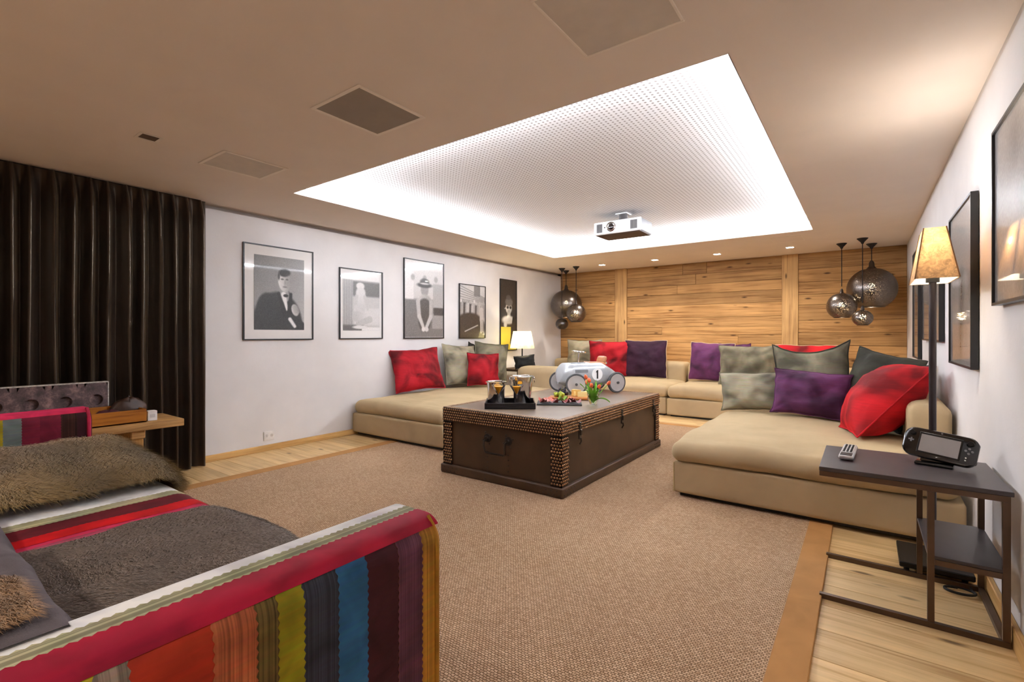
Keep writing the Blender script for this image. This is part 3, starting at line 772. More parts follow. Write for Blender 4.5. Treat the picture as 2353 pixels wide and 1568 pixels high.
for (u, v, l, wd, h, rz_, m_, lab) in [(.06, -.02, .1, .07, .05, .3, M_cheese, 'pale cheese wedge behind the tulips on board'), (.10, .05, .09, .06, .06, 2.6, M_rind, 'orange rinded cheese wedge at back of board'), (.03, .04, .08, .06, .045, 1.2, M_cheese, 'small pale cheese wedge beside the dark grapes')]:
    x_, y_ = onb(u, v)
    single('cheese_wedge', wedge(l, wd, h), m_, lab, 'cheese', (x_, y_, T + .0225), local=True, rz=bl + rz_)
M_gg = m_plain('green_grape', '#b9c53c', .2, var=.15, Transmission_Weight=.2)
M_dg = m_plain('dark_grape', '#2a2230', .25, var=.2)
def grapes(label, u0, v0, m_, n, spread, hgt, seed):
    r_ = random.Random(seed); x_, y_ = onb(u0, v0)
    th = thing('grape_bunch', label, 'grapes', (x_, y_, T + .022))
    gm = mesh('grape', sphere(0, 0, 0, .0125, 10, 8, 1, 1, 1.1), m_, True)
    for k in range(n):
        o = obj('grape', gm, th); q = r_.random(); rad = spread * sqrt(r_.random()); a = r_.uniform(0, 2 * pi)
        o.location = (rad * cos(a), rad * sin(a) * .8, .0135 + q * hgt * (1 - rad / spread * .6))
    part('stem', tube([(0, 0, .02), (.01, 0, hgt + .02), (.03, .01, hgt + .035)], .0025, 5), m_plain('grape_stem', '#6a6a2c', .7), th, world=False)
grapes('bunch of green grapes at the front of the wooden board', -.12, -.035, M_gg, 30, .045, .045, 3)
grapes('bunch of dark purple grapes behind the green ones', -.09, .045, M_dg, 40, .06, .075, 4)

# vase of tulips
M_tleaf = m_plain('tulip_leaf', '#6fae2a', .45, var=.25, scale=20)
M_tul = m_plain('tulip_petal', '#ee6a3a', .45, var=.2, scale=20)
vx, vy = -1.965, 3.93
vz = thing('tulip_vase', 'small glass vase of orange tulips with bright green leaves', 'vase', (vx, vy, T))
part('vase', lathe([(.028, 0), (.032, .004), (.05, .05), (.055, .085), (.05, .11), (.054, .118), (.05, .117), (.046, .11), (.051, .085), (.046, .05), (.028, .008), (.001, .008)], 24, cap1=False), M_glass, vz, smooth=True, world=False)
part('water', lathe([(.001, .009), (.027, .009), (.045, .05), (.049, .08), (.001, .081)], 20), m_glass('vase_water', '#dff0c4', ior=1.33), vz, smooth=True, world=False)
rs = random.Random(12)
def blade(a, tilt, ln, wd, curl):
    def fn(u, v):
        r_ = .012 + ln * v * sin(tilt) + curl * v * v * .05; z_ = .03 + ln * v * cos(tilt) - curl * v ** 3 * .07
        wv = wd * sin(pi * min(.98, .12 + v * .88)) * (u - .5) * 2
        fold = abs(u - .5) * .02
        return (r_ * cos(a) - wv * sin(a), r_ * sin(a) + wv * cos(a), z_ + fold)
    return grid(4, 10, fn)
for k in range(15):
    a = 2 * pi * k / 15 + rs.uniform(-.2, .2)
    part('leaf', blade(a, rs.uniform(.12, .55), rs.uniform(.13, .2), rs.uniform(.012, .019), rs.uniform(0, .7)), M_tleaf, vz, smooth=True, world=False)
part('leaf', blade(-.1, 1.0, .13, .017, 1.0), M_tleaf, vz, smooth=True, world=False)
for (a, tl, ln) in [(2.6, .62, .17), (3.4, .3, .2), (4.3, .25, .17), (5.6, .75, .17), (.6, .72, .19), (5.0, .55, .15)]:
    tip = Vector((ln * sin(tl) * cos(a), ln * sin(tl) * sin(a), .03 + ln * cos(tl)))
    s_ = part('stem', tube([(0, 0, .02), tuple(tip * .55 + Vector((0, 0, .015))), tuple(tip)], .0035, 6), M_tleaf, vz, smooth=True, world=False)
    d = tip.normalized(); Rm = d.to_track_quat('Z', 'Y').to_matrix().to_4x4()
    pet = lathe([(.003, 0), (.013, .007), (.0165, .02), (.014, .034), (.008, .043), (.002, .047)], 10, cap1=False)
    pet = ([(x * (1 + .12 * sin(3 * math.atan2(y, x))), y * (1 + .12 * sin(3 * math.atan2(y, x))), z) for x, y, z in pet[0]], pet[1])
    part('blossom', xf(pet, Matrix.Translation(tip) @ Rm), M_tul, vz, smooth=True, world=False, label='orange tulip blossom')

# toy car
M_silver = m_plain('car_silver', '#b8bcc0', .3, .35, var=.05)
M_tyre = m_plain('tyre_rubber', '#4a4a4c', .6)
M_hub = m_plain('hub_silver', '#c9c9cc', .3, .5, var=.04)
M_white = m_plain('white_enamel', '#f2f2f2', .4, var=.02)
M_leather = m_plain('tan_leather', '#b0764e', .45, var=.15)
M_ink = m_plain('black_ink', '#141414', .6)
nf = Vector((-2.40, 4.42)); rf = Vector((-2.15, 4.855)); track = .36
hdg = (nf - rf).normalized(); far = Vector((-hdg.y * -1, hdg.x * -1)); far = Vector((hdg.y, -hdg.x))
if far.x > 0: far = -far
wb_ = (nf - rf).length
ctr = (nf + rf) / 2 + far * track / 2
car = thing('toy_car', 'silver metal ride-on toy racing car with number 1 on trunk', 'toy car', (ctr.x, ctr.y, T), math.atan2(hdg.y, hdg.x))
# local: +x forward, near side = the side facing the viewer
near_s = 1 if (Matrix.Rotation(math.atan2(hdg.y, hdg.x), 2) @ Vector((0, 1))).dot(-far) > 0 else -1
Rw = .112
def body_fn(u, v):
    x = -.43 + .80 * u
    # half width and height profiles along the car
    tail = max(0.0, min(1.0, u / .38)); nose = max(0.0, min(1.0, (1 - u) / .12))
    hw = .143 * (tail ** .6) * (nose ** .35) + .012
    top = .10 + .225 * (tail ** .62) * (.9 + .1 * nose ** .4) if u < .9 else .10 + .225 * (.9 + .1 * nose ** .4) * (nose ** .25)
    bot = .075 + .05 * (1 - tail) + .05 * (1 - nose)
    a = 2 * pi * v; ca, sa = cos(a), sin(a)
    ex = math.copysign(abs(ca) ** .62, ca); ez = math.copysign(abs(sa) ** .62, sa)
    return (x, hw * ex, (top + bot) / 2 + (top - bot) / 2 * ez)
bg = grid(40, 32, body_fn)
part('body', bg, M_silver, car, smooth=True, ang=80, world=False)
# grille slots on the near side and bonnet
ysd = near_s * .156
M_slot = m_plain('louvre_grey', '#86898d', .5, .3)
part('louvre', rbox(.09, .25, *sorted((ysd, ysd - near_s * .02)), .225, .26, .004, 1), M_slot, car, world=False)
part('louvre', rbox(.07, .25, near_s * .05 - .022, near_s * .05 + .022, .3, .328, .004, 1), M_slot, car, world=False)
part('number_disc', xf(lathe([(.066, 0), (.066, .003)], 32), Matrix.Translation((-.02, ysd - near_s * .001, .205)) @ Matrix.Rotation(-near_s * pi / 2, 4, 'X')), M_white, car, world=False, label='white number roundel')
one = [(-.016, .03), (-.004, .044), (.010, .046), (.010, -.046), (-.008, -.046), (-.008, .024), (-.018, .02)]
V = [(-.02 - near_s * px_, ysd + near_s * .0035, .205 + pz_) for px_, pz_ in one]
V2 = [(a, b + near_s * .001, c_) for a, b, c_ in V]
part('numeral', (V2 + V, [tuple(range(7)), tuple(range(13, 6, -1))] + [(k, 7 + k, 7 + (k + 1) % 7, (k + 1) % 7) for k in range(7)]), M_ink, car, world=False, label='black number 1')
def wheel(x, yside, steer):
    M = Matrix.Translation((x, yside, Rw)) @ Matrix.Rotation(steer, 4, 'Z') @ Matrix.Rotation(pi / 2, 4, 'X')
    wh = part('wheel', xf(lathe([(Rw - .02, -.016), (Rw - .006, -.017), (Rw, -.009), (Rw, .009), (Rw - .006, .017), (Rw - .02, .016)], 32, cap0=False, cap1=False), M), M_tyre, car, smooth=True, world=False, label='grey rubber tyre')
    part('hub_cap', xf(lathe([(.001, -.02), (.02, -.019), (.06, -.012), (Rw - .02, -.017), (Rw - .02, .017), (.06, .012), (.02, .019), (.001, .02)], 32), M), M_hub, wh, smooth=True, world=False)
    part('axle_nut', xf(lathe([(.014, -.034), (.014, .034)], 12), M), M_tyre, wh, world=False)
for s_, st_ in ((near_s, .55), (-near_s, .55)):
    wheel(wb_ / 2, s_ * track / 2, st_ * -near_s)
    wheel(-wb_ / 2, s_ * track / 2, 0)
for x_ in (wb_ / 2, -wb_ / 2):
    part('axle', xf(lathe([(.009, -track / 2), (.009, track / 2)], 10), Matrix.Translation((x_, 0, Rw)) @ Matrix.Rotation(pi / 2, 4, 'X')), M_tyre, car, world=False)
part('seat', soft_box(-.2, .02, -.075, .075, .29, .33, .02, .0, .004, 8), M_leather, car, smooth=True, world=False, label='tan leather seat')
part('seat_back', xf(soft_box(-.02, .02, -.075, .075, 0, .075, .018, .005, .003, 8), Matrix.Translation((-.17, 0, .315)) @ Matrix.Rotation(-.35, 4, 'Y')), M_leather, car, smooth=True, world=False, label='tan leather seat back')
part('steering_column', tube([(.12, 0, .31), (.11, 0, .44)], .009, 8), M_chrome, car, smooth=True, world=False)
sw = part('steering_wheel', tube([(.11 + .07 * cos(a), .07 * sin(a), .442 + .008 * cos(a)) for a in [2 * pi * k / 28 for k in range(28)]], .008, 8, closed=True), M_chrome, car, smooth=True, world=False)
for q in range(3):
    a = q * 2 * pi / 3
    part('spoke', tube([(.11, 0, .442), (.11 + .07 * cos(a), .07 * sin(a), .442)], .005, 6), M_chrome, sw, smooth=True, world=False)
part('fuel_cap', cyl(-.24, 0, .3, .325, .014), M_chrome, car, world=False)

# ------------------------------------------------------------------ projector
M_pw = m_plain('projector_white', '#ece9ea', .35, var=.02)
M_pd = m_plain('projector_dark', '#3b3434', .5)
M_pg = m_plain('projector_grey', '#8d8b8c', .5)
PX0, PX1, PY0, PY1, PZ0, PZ1 = -2.545, -1.985, 5.12, 5.49, 2.36, 2.51
pj = thing('projector', 'white video projector hanging from the ceiling recess', 'projector', ((PX0 + PX1) / 2, (PY0 + PY1) / 2, PZ0))
part('housing', rbox(PX0, PX1, PY0 + .02, PY1, PZ0, PZ1, .018, 3), M_pg, pj, smooth=True)
part('front_panel', rbox(PX0 - .004, PX1 + .004, PY0 - .008, PY0 + .03, PZ0 - .002, PZ1 - .004, .014, 3), M_pw, pj, smooth=True)
part('underside', rbox(PX0 + .015, PX1 - .015, PY0 + .02, PY1 - .015, PZ0 - .006, PZ0 + .004, .003, 1), M_pd, pj)
for a, b in ((PX0 + .035, PX0 + .105), (PX1 - .115, PX1 - .035)):
    vt = part('vent', box(a, b, PY0 - .0095, PY0, PZ0 + .022, PZ1 - .03), M_pg, pj)
    for k in range(7):
        xx = a + (k + .5) * (b - a) / 7; part('vent_slat', box(xx - .002, xx + .002, PY0 - .012, PY0 - .009, PZ0 + .022, PZ1 - .03), M_pd, vt)
lx, lz = PX0 + .215, (PZ0 + PZ1) / 2
Ml = Matrix.Translation((lx, PY0 - .008, lz)) @ Matrix.Rotation(pi / 2, 4, 'X')
ln_ = part('lens_ring', xf(lathe([(.056, 0), (.056, .012), (.046, .016), (.044, .006), (.034, .004)], 28, cap1=False), Ml), M_chrome, pj, smooth=True)
part('lens', xf(lathe([(.036, .003), (.03, .008), (.015, .012), (.001, .013)], 24), Ml), m_plain('lens_glass', '#1a1016', .05, Coat_Weight=1.0), ln_, smooth=True)
part('sensor', xf(lathe([(.008, 0), (.008, .003)], 12), Matrix.Translation((PX0 + .135, PY0 - .008, lz)) @ Matrix.Rotation(pi / 2, 4, 'X')), M_pd, pj)
part('mount_plate', rbox(PX0 + .12, PX1 - .12, PY0 + .09, PY1 - .06, PZ1 - .002, PZ1 + .02, .004, 1), M_blackpl, pj)
part('mount_pole', cyl((PX0 + PX1) / 2, (PY0 + PY1) / 2, PZ1 + .015, ZR - .003, .05), M_pd, pj, smooth=True)
part('ceiling_plate', rbox((PX0 + PX1) / 2 - .07, (PX0 + PX1) / 2 + .07, (PY0 + PY1) / 2 - .07, (PY0 + PY1) / 2 + .07, ZR - .012, ZR, .003, 1), M_pw, pj)

# ------------------------------------------------------------------ pendant lamps
def m_pierced(name, scale, kind):
    t = NT(name)
    t.set(Metallic=1.0, Roughness=.3); t.b.inputs['Base Color'].default_value = lin('#77706c')
    co = t.coords((1, 1, 1))
    if kind == 'fine':
        v = t.n('ShaderNodeTexVoronoi', i_Scale=scale); t.l(co, v.inputs['Vector'])
        f = t.n('ShaderNodeMath', operation='LESS_THAN'); f.inputs[1].default_value = .24; t.l(v.outputs['Distance'], f.inputs[0])
    else:
        v = t.n('ShaderNodeTexVoronoi', feature='DISTANCE_TO_EDGE', i_Scale=scale); t.l(co, v.inputs['Vector'])
        f = t.n('ShaderNodeMath', operation='GREATER_THAN'); f.inputs[1].default_value = .27; t.l(v.outputs['Distance'], f.inputs[0])
    tr_ = t.n('ShaderNodeBsdfTransparent'); mx = t.n('ShaderNodeMixShader')
    t.l(f.outputs[0], mx.inputs[0]); t.l(t.b.outputs[0], mx.inputs[1]); t.l(tr_.outputs[0], mx.inputs[2]); t.l(mx.outputs[0], t.out.inputs[0])
    return t.m
M_pf = m_pierced('pierced_fine', 105.0, 'fine'); M_pc = m_pierced('pierced_coarse', 70.0, 'coarse'); M_pp = m_plain('pewter', '#5e5856', .3, 1.0, var=.1)
M_cable = m_plain('cable_black', '#1c1512', .7)
M_bulb = m_emit('bulb_glow', '#ffd9a0', 14.0)
def pendant(label, x, y, z, R, m_, sq=1.0, on=True, group=None, W=PENDANT_W):
    th = thing('pendant_lamp', label, 'pendant lamp', (x, y, z - R * sq), group=group)
    part('ceiling_rose', lathe([(.001, ZC - .075), (.012, ZC - .07), (.02, ZC - .05), (.06, ZC - .006), (.062, ZC)], 20, x, y, cap0=False), M_cable, th, smooth=True)
    part('cable', tube([(x, y, ZC - .06), (x, y, z + R * sq + .09)], .006, 6), M_cable, th)
    part('neck', lathe([(.014, z + R * sq + .1), (.03, z + R * sq + .07), (.034, z + R * sq + .02), (.06, z + R * sq - .01)] if R > .2 else
                       [(.008, z + R * sq + .06), (.018, z + R * sq + .035), (.022, z + R * sq), (.03, z + R * sq - .01)], 16, x, y), M_pp, th, smooth=True)
    m = 26; a0, a1 = .12, .83
    prof = [(R * sin(pi * (a0 + (a1 - a0) * k / m)), z + R * sq * cos(pi * (a0 + (a1 - a0) * k / m))) for k in range(m + 1)]
    gl = part('globe', lathe([(.02, z + R * sq * .99)] + prof, 40, x, y, cap0=False, cap1=False), m_, th, smooth=True, ang=80, label='pierced pewter metal globe')
    rr, zz = prof[-1]
    part('bottom_rim', tube([(x + rr * cos(a), y + rr * sin(a), zz) for a in [2 * pi * k / 32 for k in range(32)]], .005, 6, closed=True), M_pp, th, smooth=True)
    if on:
        part('bulb', sphere(x, y, z + R * .15, min(.035, R * .3), 14, 10), M_bulb, th, smooth=True)
        ld = bpy.data.lights.new('pendant_light', 'POINT'); ld.energy = W; ld.color = (1, .78, .5); ld.shadow_soft_size = .03
        lo = bpy.data.objects.new('pendant_light', ld); C.objects.link(lo); lo.parent = th; lo.location = (0, 0, R * sq - .08 * R)
GP, GQ = 'right cluster of pendant lamps', 'left cluster of pendant lamps'
pendant('largest pierced metal globe pendant of the right cluster', .085, 8.17, 1.825, .285, M_pf, 1.0, True, GP)
pendant('mid-sized pierced globe pendant of the right cluster', -.243, 7.92, 1.59, .178, M_pc, 1.0, True, GP)
pendant('smallest pierced globe pendant of the right cluster', -.014, 7.65, 1.416, .115, M_pc, .9, True, GP, 1.5)
pendant('largest dark globe pendant of the left cluster', -4.64, 8.13, 1.785, .30, M_pf, .94, True, GQ, 1.2)
pendant('mid-sized pierced globe pendant of the left cluster', -4.215, 7.75, 1.59, .175, M_pc, 1.0, True, GQ, 1.5)
pendant('smallest dark globe pendant of the left cluster', -4.54, 7.8, 1.405, .12, M_pp, .9, False, GQ)

# ------------------------------------------------------------------ framed pictures
import numpy as np
class Photo:
    """paints a plain generic monochrome photograph into per-vertex greys (u left to right, v bottom to top)"""
    def __init__(s, nu, nv, asp, seed):
        u, v = np.meshgrid(np.linspace(0, 1, nu + 1), np.linspace(0, 1, nv + 1))
        s.u, s.v, s.asp = u, v, asp; s.g = np.full(u.shape, .5); s.r = np.random.RandomState(seed)
    def lay(s, m, val): s.g = s.g * (1 - m) + val * m
    def el(s, cx, cy, rx, ry, val, soft=.15, rot=0.0, k=0.0, a=1.0):
        x, y = (s.u - cx), (s.v - cy) * s.asp; c_, s_ = cos(rot), sin(rot)
        xr, yr = (x * c_ + y * s_) / rx, (-x * s_ + y * c_) / (ry * s.asp)
        d = np.sqrt(xr ** 2 + yr ** 2); m = np.clip((1 + soft - d) / (2 * soft), 0, 1) * a
        s.lay(m * m * (3 - 2 * m), val + k * xr)
    def cap(s, x0, y0, x1, y1, r0, r1, val, soft=.012, k=0.0):
        ax, ay, bx, by = x0, y0 * s.asp, x1, y1 * s.asp; px, py = s.u - ax, s.v * s.asp - ay
        dx, dy = bx - ax, by - ay; t_ = np.clip((px * dx + py * dy) / (dx * dx + dy * dy), 0, 1)
        d = np.hypot(px - dx * t_, py - dy * t_) - (r0 + (r1 - r0) * t_)
        m = np.clip((soft - d) / (2 * soft), 0, 1); s.lay(m, val + k * (t_ - .5))
    def rect(s, x0, x1, y0, y1, val, soft=.01):
        f = lambda q: np.clip(q / (2 * soft) + .5, 0, 1)
        s.lay(f(s.u - x0) * f(x1 - s.u) * f(s.v - y0) * f(y1 - s.v), val)
    def done(s, grain=.03):
        g = s.g + s.r.normal(0, grain, s.g.shape); g = np.clip(g, .02, .95) ** 1.7
        return np.stack([g, g * .965, g * .95, np.ones_like(g)], -1)
def photo(kind, nu, nv, asp):
    p = Photo(nu, nv, asp, kind)
    if kind == 1:      # bust of a person in dark jacket
        p.g = .5 + .12 * p.u - .14 * p.v
        p.el(.46, .06, .50, .46, .12, .06); p.el(.25, .3, .2, .2, .13, .12); p.cap(.2, .3, .62, .5, .13, .08, .13)
        p.cap(.6, .45, .58, .56, .09, .09, .5); p.el(.585, .68, .125, .155, .68, .1, .1, -.16)
        p.el(.59, .79, .118, .055, .15, .25, .1); p.el(.475, .735, .022, .05, .2, .5); p.el(.655, .66, .06, .1, .5, .6, 0, 0, .6)
        p.el(.545, .70, .03, .012, .3, .5); p.el(.64, .70, .028, .012, .3, .5); p.el(.60, .655, .016, .04, .52, .6); p.el(.6, .595, .045, .012, .42, .5)
        p.cap(.57, .49, .64, .28, .05, .02, .88); p.el(.615, .475, .05, .022, .08, .3)
        p.cap(.47, .5, .6, .2, .03, .05, .1); p.cap(.72, .5, .68, .2, .03, .05, .1)
        p.cap(.9, .05, .76, .17, .12, .09, .12); p.cap(.7, .15, .8, .05, .035, .03, .86); p.el(.81, .28, .075, .085, .62, .15, .3, -.12)
        for q in range(4): p.cap(.76 + .03 * q, .33, .80 + .028 * q, .25, .012, .014, .6 - .04 * q)
    elif kind == 2:    # seated figure by a window
        p.g = .66 + 0 * p.u; p.rect(0, .26, 0, 1, .55); p.rect(.26, 1, .6, .86, .3, .02)
        for q in range(4): p.rect(.03 + q * .06, .05 + q * .06, 0, .9, .47)
        p.rect(0, 1, .88, 1, .86); p.rect(.3, 1, .1, .4, .74, .02); p.rect(0, .55, 0, .1, .25, .02); p.rect(.5, 1, 0, .06, .85)
        p.el(.47, .74, .085, .075, .72, .2); p.el(.46, .78, .11, .06, .82, .25); p.cap(.47, .66, .46, .38, .13, .13, .72, .02, -.1)
        p.cap(.36, .6, .34, .42, .04, .035, .66); p.cap(.34, .42, .55, .3, .035, .03, .7); p.cap(.58, .6, .66, .38, .04, .035, .66)
        p.cap(.36, .25, .72, .2, .12, .1, .7, .02, .14); p.cap(.72, .2, .4, .12, .08, .06, .62); p.el(.45, .06, .2, .03, .8, .3)
    elif kind == 3:    # standing figure with dark hat in a bright room
        p.g = .74 + .1 * (p.v - .5); p.rect(0, 1, 0, .5, .36, .02); p.rect(0, .22, .5, .85, .85); p.rect(.72, 1, .4, .72, .6); p.rect(.7, 1, .12, .32, .5); p.rect(.74, 1, .3, .4, .2)
        for q in range(3): p.el(.2 + .3 * q, .78, .05, .04, .55, .4)
        p.el(.5, .63, .10, .085, .5, .2); p.el(.5, .69, .19, .035, .14, .3); p.el(.5, .73, .12, .05, .18, .25); p.el(.5, .71, .12, .012, .7, .5)
        p.el(.5, .44, .2, .13, .62, .12, 0, -.1); p.cap(.5, .4, .5, .2, .17, .16, .22, .02); p.cap(.33, .47, .36, .28, .05, .045, .66); p.cap(.36, .28, .47, .13, .045, .035, .7)
        p.cap(.67, .47, .66, .28, .05, .045, .62); p.cap(.66, .28, .54, .13, .045, .035, .68); p.el(.47, .11, .05, .03, .78, .3); p.el(.55, .11, .05, .03, .74, .3)
        p.rect(0, 1, .9, 1, .86, .02)
    elif kind == 4:    # street crowd beside a dark car
        p.g = .55 + .2 * p.v
        for q in range(6): p.cap(0, .98 - q * .05, 1, .78 - q * .02, .008, .008, .35)
        p.rect(.55, .8, .8, 1, .4)
        for q in range(13):
            x = .04 + q * .075; y = .60 + .05 * p.r.rand(); p.cap(x, y, x, y - .2, .05, .06, .2 + .5 * p.r.rand(), .02); p.el(x, y + .05, .035, .035, .45 + .35 * p.r.rand(), .2)
        p.el(.4, .2, .6, .28, .16, .1); p.cap(.2, .12, .7, .24, .014, .014, .68); p.rect(0, 1, 0, .05, .14)
        p.cap(.86, .55, .86, .35, .07, .08, .72); p.cap(.83, .33, .84, .1, .035, .025, .66); p.cap(.9, .33, .91, .12, .035, .025, .6); p.el(.86, .63, .045, .04, .6, .2)
    elif kind == 5:    # dark portrait over a yellow field
        p.g = .12 + 0 * p.u; p.el(.52, .60, .2, .08, .62, .2, 0, -.12); p.el(.52, .69, .24, .06, .28, .25); p.el(.5, .755, .14, .035, .22, .3)
        p.el(.44, .61, .07, .02, .1, .3); p.el(.62, .61, .07, .02, .1, .3); p.cap(.52, .54, .52, .46, .1, .1, .52); p.el(.5, .43, .4, .06, .7, .3); p.el(.3, .36, .1, .05, .72, .4)
        p.cap(.85, .45, .75, .1, .1, .16, .1)
    else:
        p.g = .52 + .12 * p.v
        for q in range(9): p.el(p.r.rand(), p.r.rand(), .12 + .2 * p.r.rand(), .1 + .2 * p.r.rand(), .3 + .45 * p.r.rand(), .8, p.r.rand() * 3, 0, .6)
        p.cap(.5, .1, .55, .5, .05, .1, .28, .08)
    out = p.done()
    if kind == 5:
        m = (p.v < .33) & (p.g > .11) & ~((p.u > .62 + .1 * p.v) & (p.v > .06)); out[m] = (.66, .56, .08, 1)
    return out.reshape(-1).tolist()
M_print = m_attr('photo_print', rough=.35, coat=1.0)
M_print0 = m_attr('photo_print_matt', rough=.5, coat=0.05)
M_frame = m_plain('frame_black', '#171516', .35)
M_mat = m_plain('mat_board', '#e4e0dd', .8, var=.01, Coat_Weight=1.0)
def picture(label, wall, y0, y1, z0, z1, kind, mat=0.0, matb=None, dep=.025, fw=.012, nu=110):
    """wall: 'L' or 'R'"""
    xw = XL if wall == 'L' else XR; s_ = 1 if wall == 'L' else -1
    th = thing('framed_photograph', label, 'picture', (xw, (y0 + y1) / 2, z0), group='framed black and white photographs')
    def bx(ya, yb, za, zb, d0, d1):
        a, b = sorted((xw + s_ * d0, xw + s_ * d1)); return box(a, b, ya, yb, za, zb)
    g0 = .004
    part('frame', join(bx(y0, y0 + fw, z0, z1, g0, dep), bx(y1 - fw, y1, z0, z1, g0, dep), bx(y0 + fw, y1 - fw, z0, z0 + fw, g0, dep), bx(y0 + fw, y1 - fw, z1 - fw, z1, g0, dep)), M_frame, th)
    part('backing', bx(y0 + fw, y1 - fw, z0 + fw, z1 - fw, g0, dep - .012), M_mat, th)
    mb = matb if matb is not None else mat
    a0, a1, b0, b1 = y0 + fw + mat, y1 - fw - mat, z0 + fw + mb, z1 - fw - mat
    xp = xw + s_ * (dep - .0095); nv = int(nu * (b1 - b0) / (a1 - a0))
    g = grid(nu, nv, lambda u, v: (xp, a0 + (a1 - a0) * u if wall == 'L' else a1 - (a1 - a0) * u, b0 + (b1 - b0) * v))
    o = part('print', g, M_print0 if kind == 1 else M_print, th, label='black and white photograph print')
    at = o.data.attributes.new('col', 'FLOAT_COLOR', 'POINT'); at.data.foreach_set('color', photo(kind, nu, nv, (b1 - b0) / (a1 - a0)))
picture('framed portrait of a man in dark suit with wide white mat', 'L', 2.295, 3.05, 1.147, 2.128, 1, mat=.095, fw=.012, nu=130)
picture('framed photograph of a kneeling figure with pale border', 'L', 3.385, 4.015, 1.15, 2.0, 2, mat=.035, matb=.09)
picture('tallest framed photograph of a bare armed figure in hat', 'L', 4.37, 5.13, 1.149, 2.24, 3)
picture('framed photograph of a street crowd above grey-green cushion', 'L', 5.465, 6.095, 1.145, 1.988, 4)
picture('narrow dark framed photograph with yellow lower part behind table lamp', 'L', 6.49, 6.97, .93, 2.158, 5)
picture('large framed grey photograph cut off at right picture edge', 'R', 2.05, 2.905, 1.325, 2.07, 6, dep=.035)
picture('tall framed photograph just right of the lamp shade', 'R', 3.41, 4.21, 1.02, 1.942, 7, dep=.035)
picture('framed photograph seen behind the floor lamp pole', 'R', 4.72, 6.05, 1.15, 1.9, 8, dep=.035)
picture('narrow looking framed photograph nearest the board wall at right', 'R', 6.42, 7.1, .95, 2.1, 9, dep=.035)

# ------------------------------------------------------------------ floor lamp
def m_shade(name, col, glow=.5, scale=26):
    t = NT(name); c = lin(col)
    co = t.coords(); n1 = t.n('ShaderNodeTexNoise', i_Scale=scale, i_Detail=5.0, i_Distortion=2.0, i_Roughness=.7); t.l(co, n1.inputs['Vector'])
    cc = t.ramp(n1.outputs['Fac'], [(.35, shade(c, .6)), (.65, shade(c, 1.25))])
    t.l(cc, t.b.inputs['Base Color']); t.set(Roughness=.8)
    tl = t.n('ShaderNodeBsdfTranslucent'); t.l(cc, tl.inputs[0]); mx = t.n('ShaderNodeMixShader'); mx.inputs[0].default_value = glow
    t.l(t.b.outputs[0], mx.inputs[1]); t.l(tl.outputs[0], mx.inputs[2]); t.l(mx.outputs[0], t.out.inputs[0])
    return t.m
M_shade = m_shade('parchment_shade', '#d0a87c', .40)
M_shin = m_shade('shade_lining', '#efe6d8', .3, 5)
M_pole = m_plain('lamp_pole_dark', '#3b3436', .35, .5)
lx, ly = .285, 3.27
fl_ = thing('floor_lamp', 'tall dark floor lamp with tapered parchment shade', 'floor lamp', (lx, ly, 0))
part('base', rbox(lx - .14, lx + .14, ly - .16, ly + .15, .035, .062, .004, 1), M_black, fl_, label='flat black square base')
for sx in (-.11, .11):
    for sy in (-.1, .13): part('foot', cyl(lx + sx, ly + sy, 0, .036, .012, 10), M_black, fl_)
part('pole', cyl(lx, ly, .06, 1.5, .0155, 16), M_pole, fl_, smooth=True)
part('socket', cyl(lx, ly, 1.47, 1.56, .028, 16), M_black, fl_, smooth=True)
zb, zt, wbm, wtp = 1.475, 1.735, .082, .043
ASP = 2.3   # the shade is a long rectangle, deeper than wide
def frust(wb, wt, z0, z1, n=6):
    V, F = [], []
    cs = [(-1, -1), (1, -1), (1, 1), (-1, 1)]
    for q in range(4):
        (ax, ay), (bx_, by_) = cs[q], cs[(q + 1) % 4]
        def fn(u, v):
            w_ = wb + (wt - wb) * v
            return (lx + (ax + (bx_ - ax) * u) * w_, ly + (ay + (by_ - ay) * u) * w_ * ASP, z0 + (z1 - z0) * v)
        g = grid(n, n, fn); o = len(V); V += g[0]; F += [tuple(i + o for i in f) for f in g[1]]
    return V, F
shd = part('lamp_shade', frust(wbm, wtp, zb, zt), M_shade, fl_, label='tapered square parchment shade')
part('lining', frust(wbm - .004, wtp - .004, zb + .001, zt - .001), M_shin, shd)
M_strim = m_plain('shade_trim', '#7a5228', .7)
for a, b in ((-1, -1), (1, -1), (1, 1), (-1, 1)):
    part('edge_trim', tube([(lx + a * wbm, ly + b * wbm * ASP, zb), (lx + a * wtp, ly + b * wtp * ASP, zt)], .003, 5), M_strim, shd)
part('bulb', sphere(lx, ly, 1.6, .033, 14, 10, 1, 1, 1.25), m_emit('floor_bulb', '#ffdcb0', 20.0), fl_, smooth=True)
ld = bpy.data.lights.new('floor_lamp_light', 'POINT'); ld.energy = FLOOR_LAMP_W; ld.color = (1, .96, .9); ld.shadow_soft_size = .06
lo = bpy.data.objects.new('floor_lamp_light', ld); C.objects.link(lo); lo.parent = fl_; lo.location = (0, 0, 1.645)
part('cable', tube([(lx + .1, ly - .12, .03), (lx + .12, ly - .17, .012)] + [(lx + .075 + .055 * cos(a), ly - .235 + .035 * sin(a), .014 + .0006 * a) for a in [.6 - 2 * pi * k / 18 for k in range(34)]], .0045, 6), M_blackpl, fl_, smooth=True)

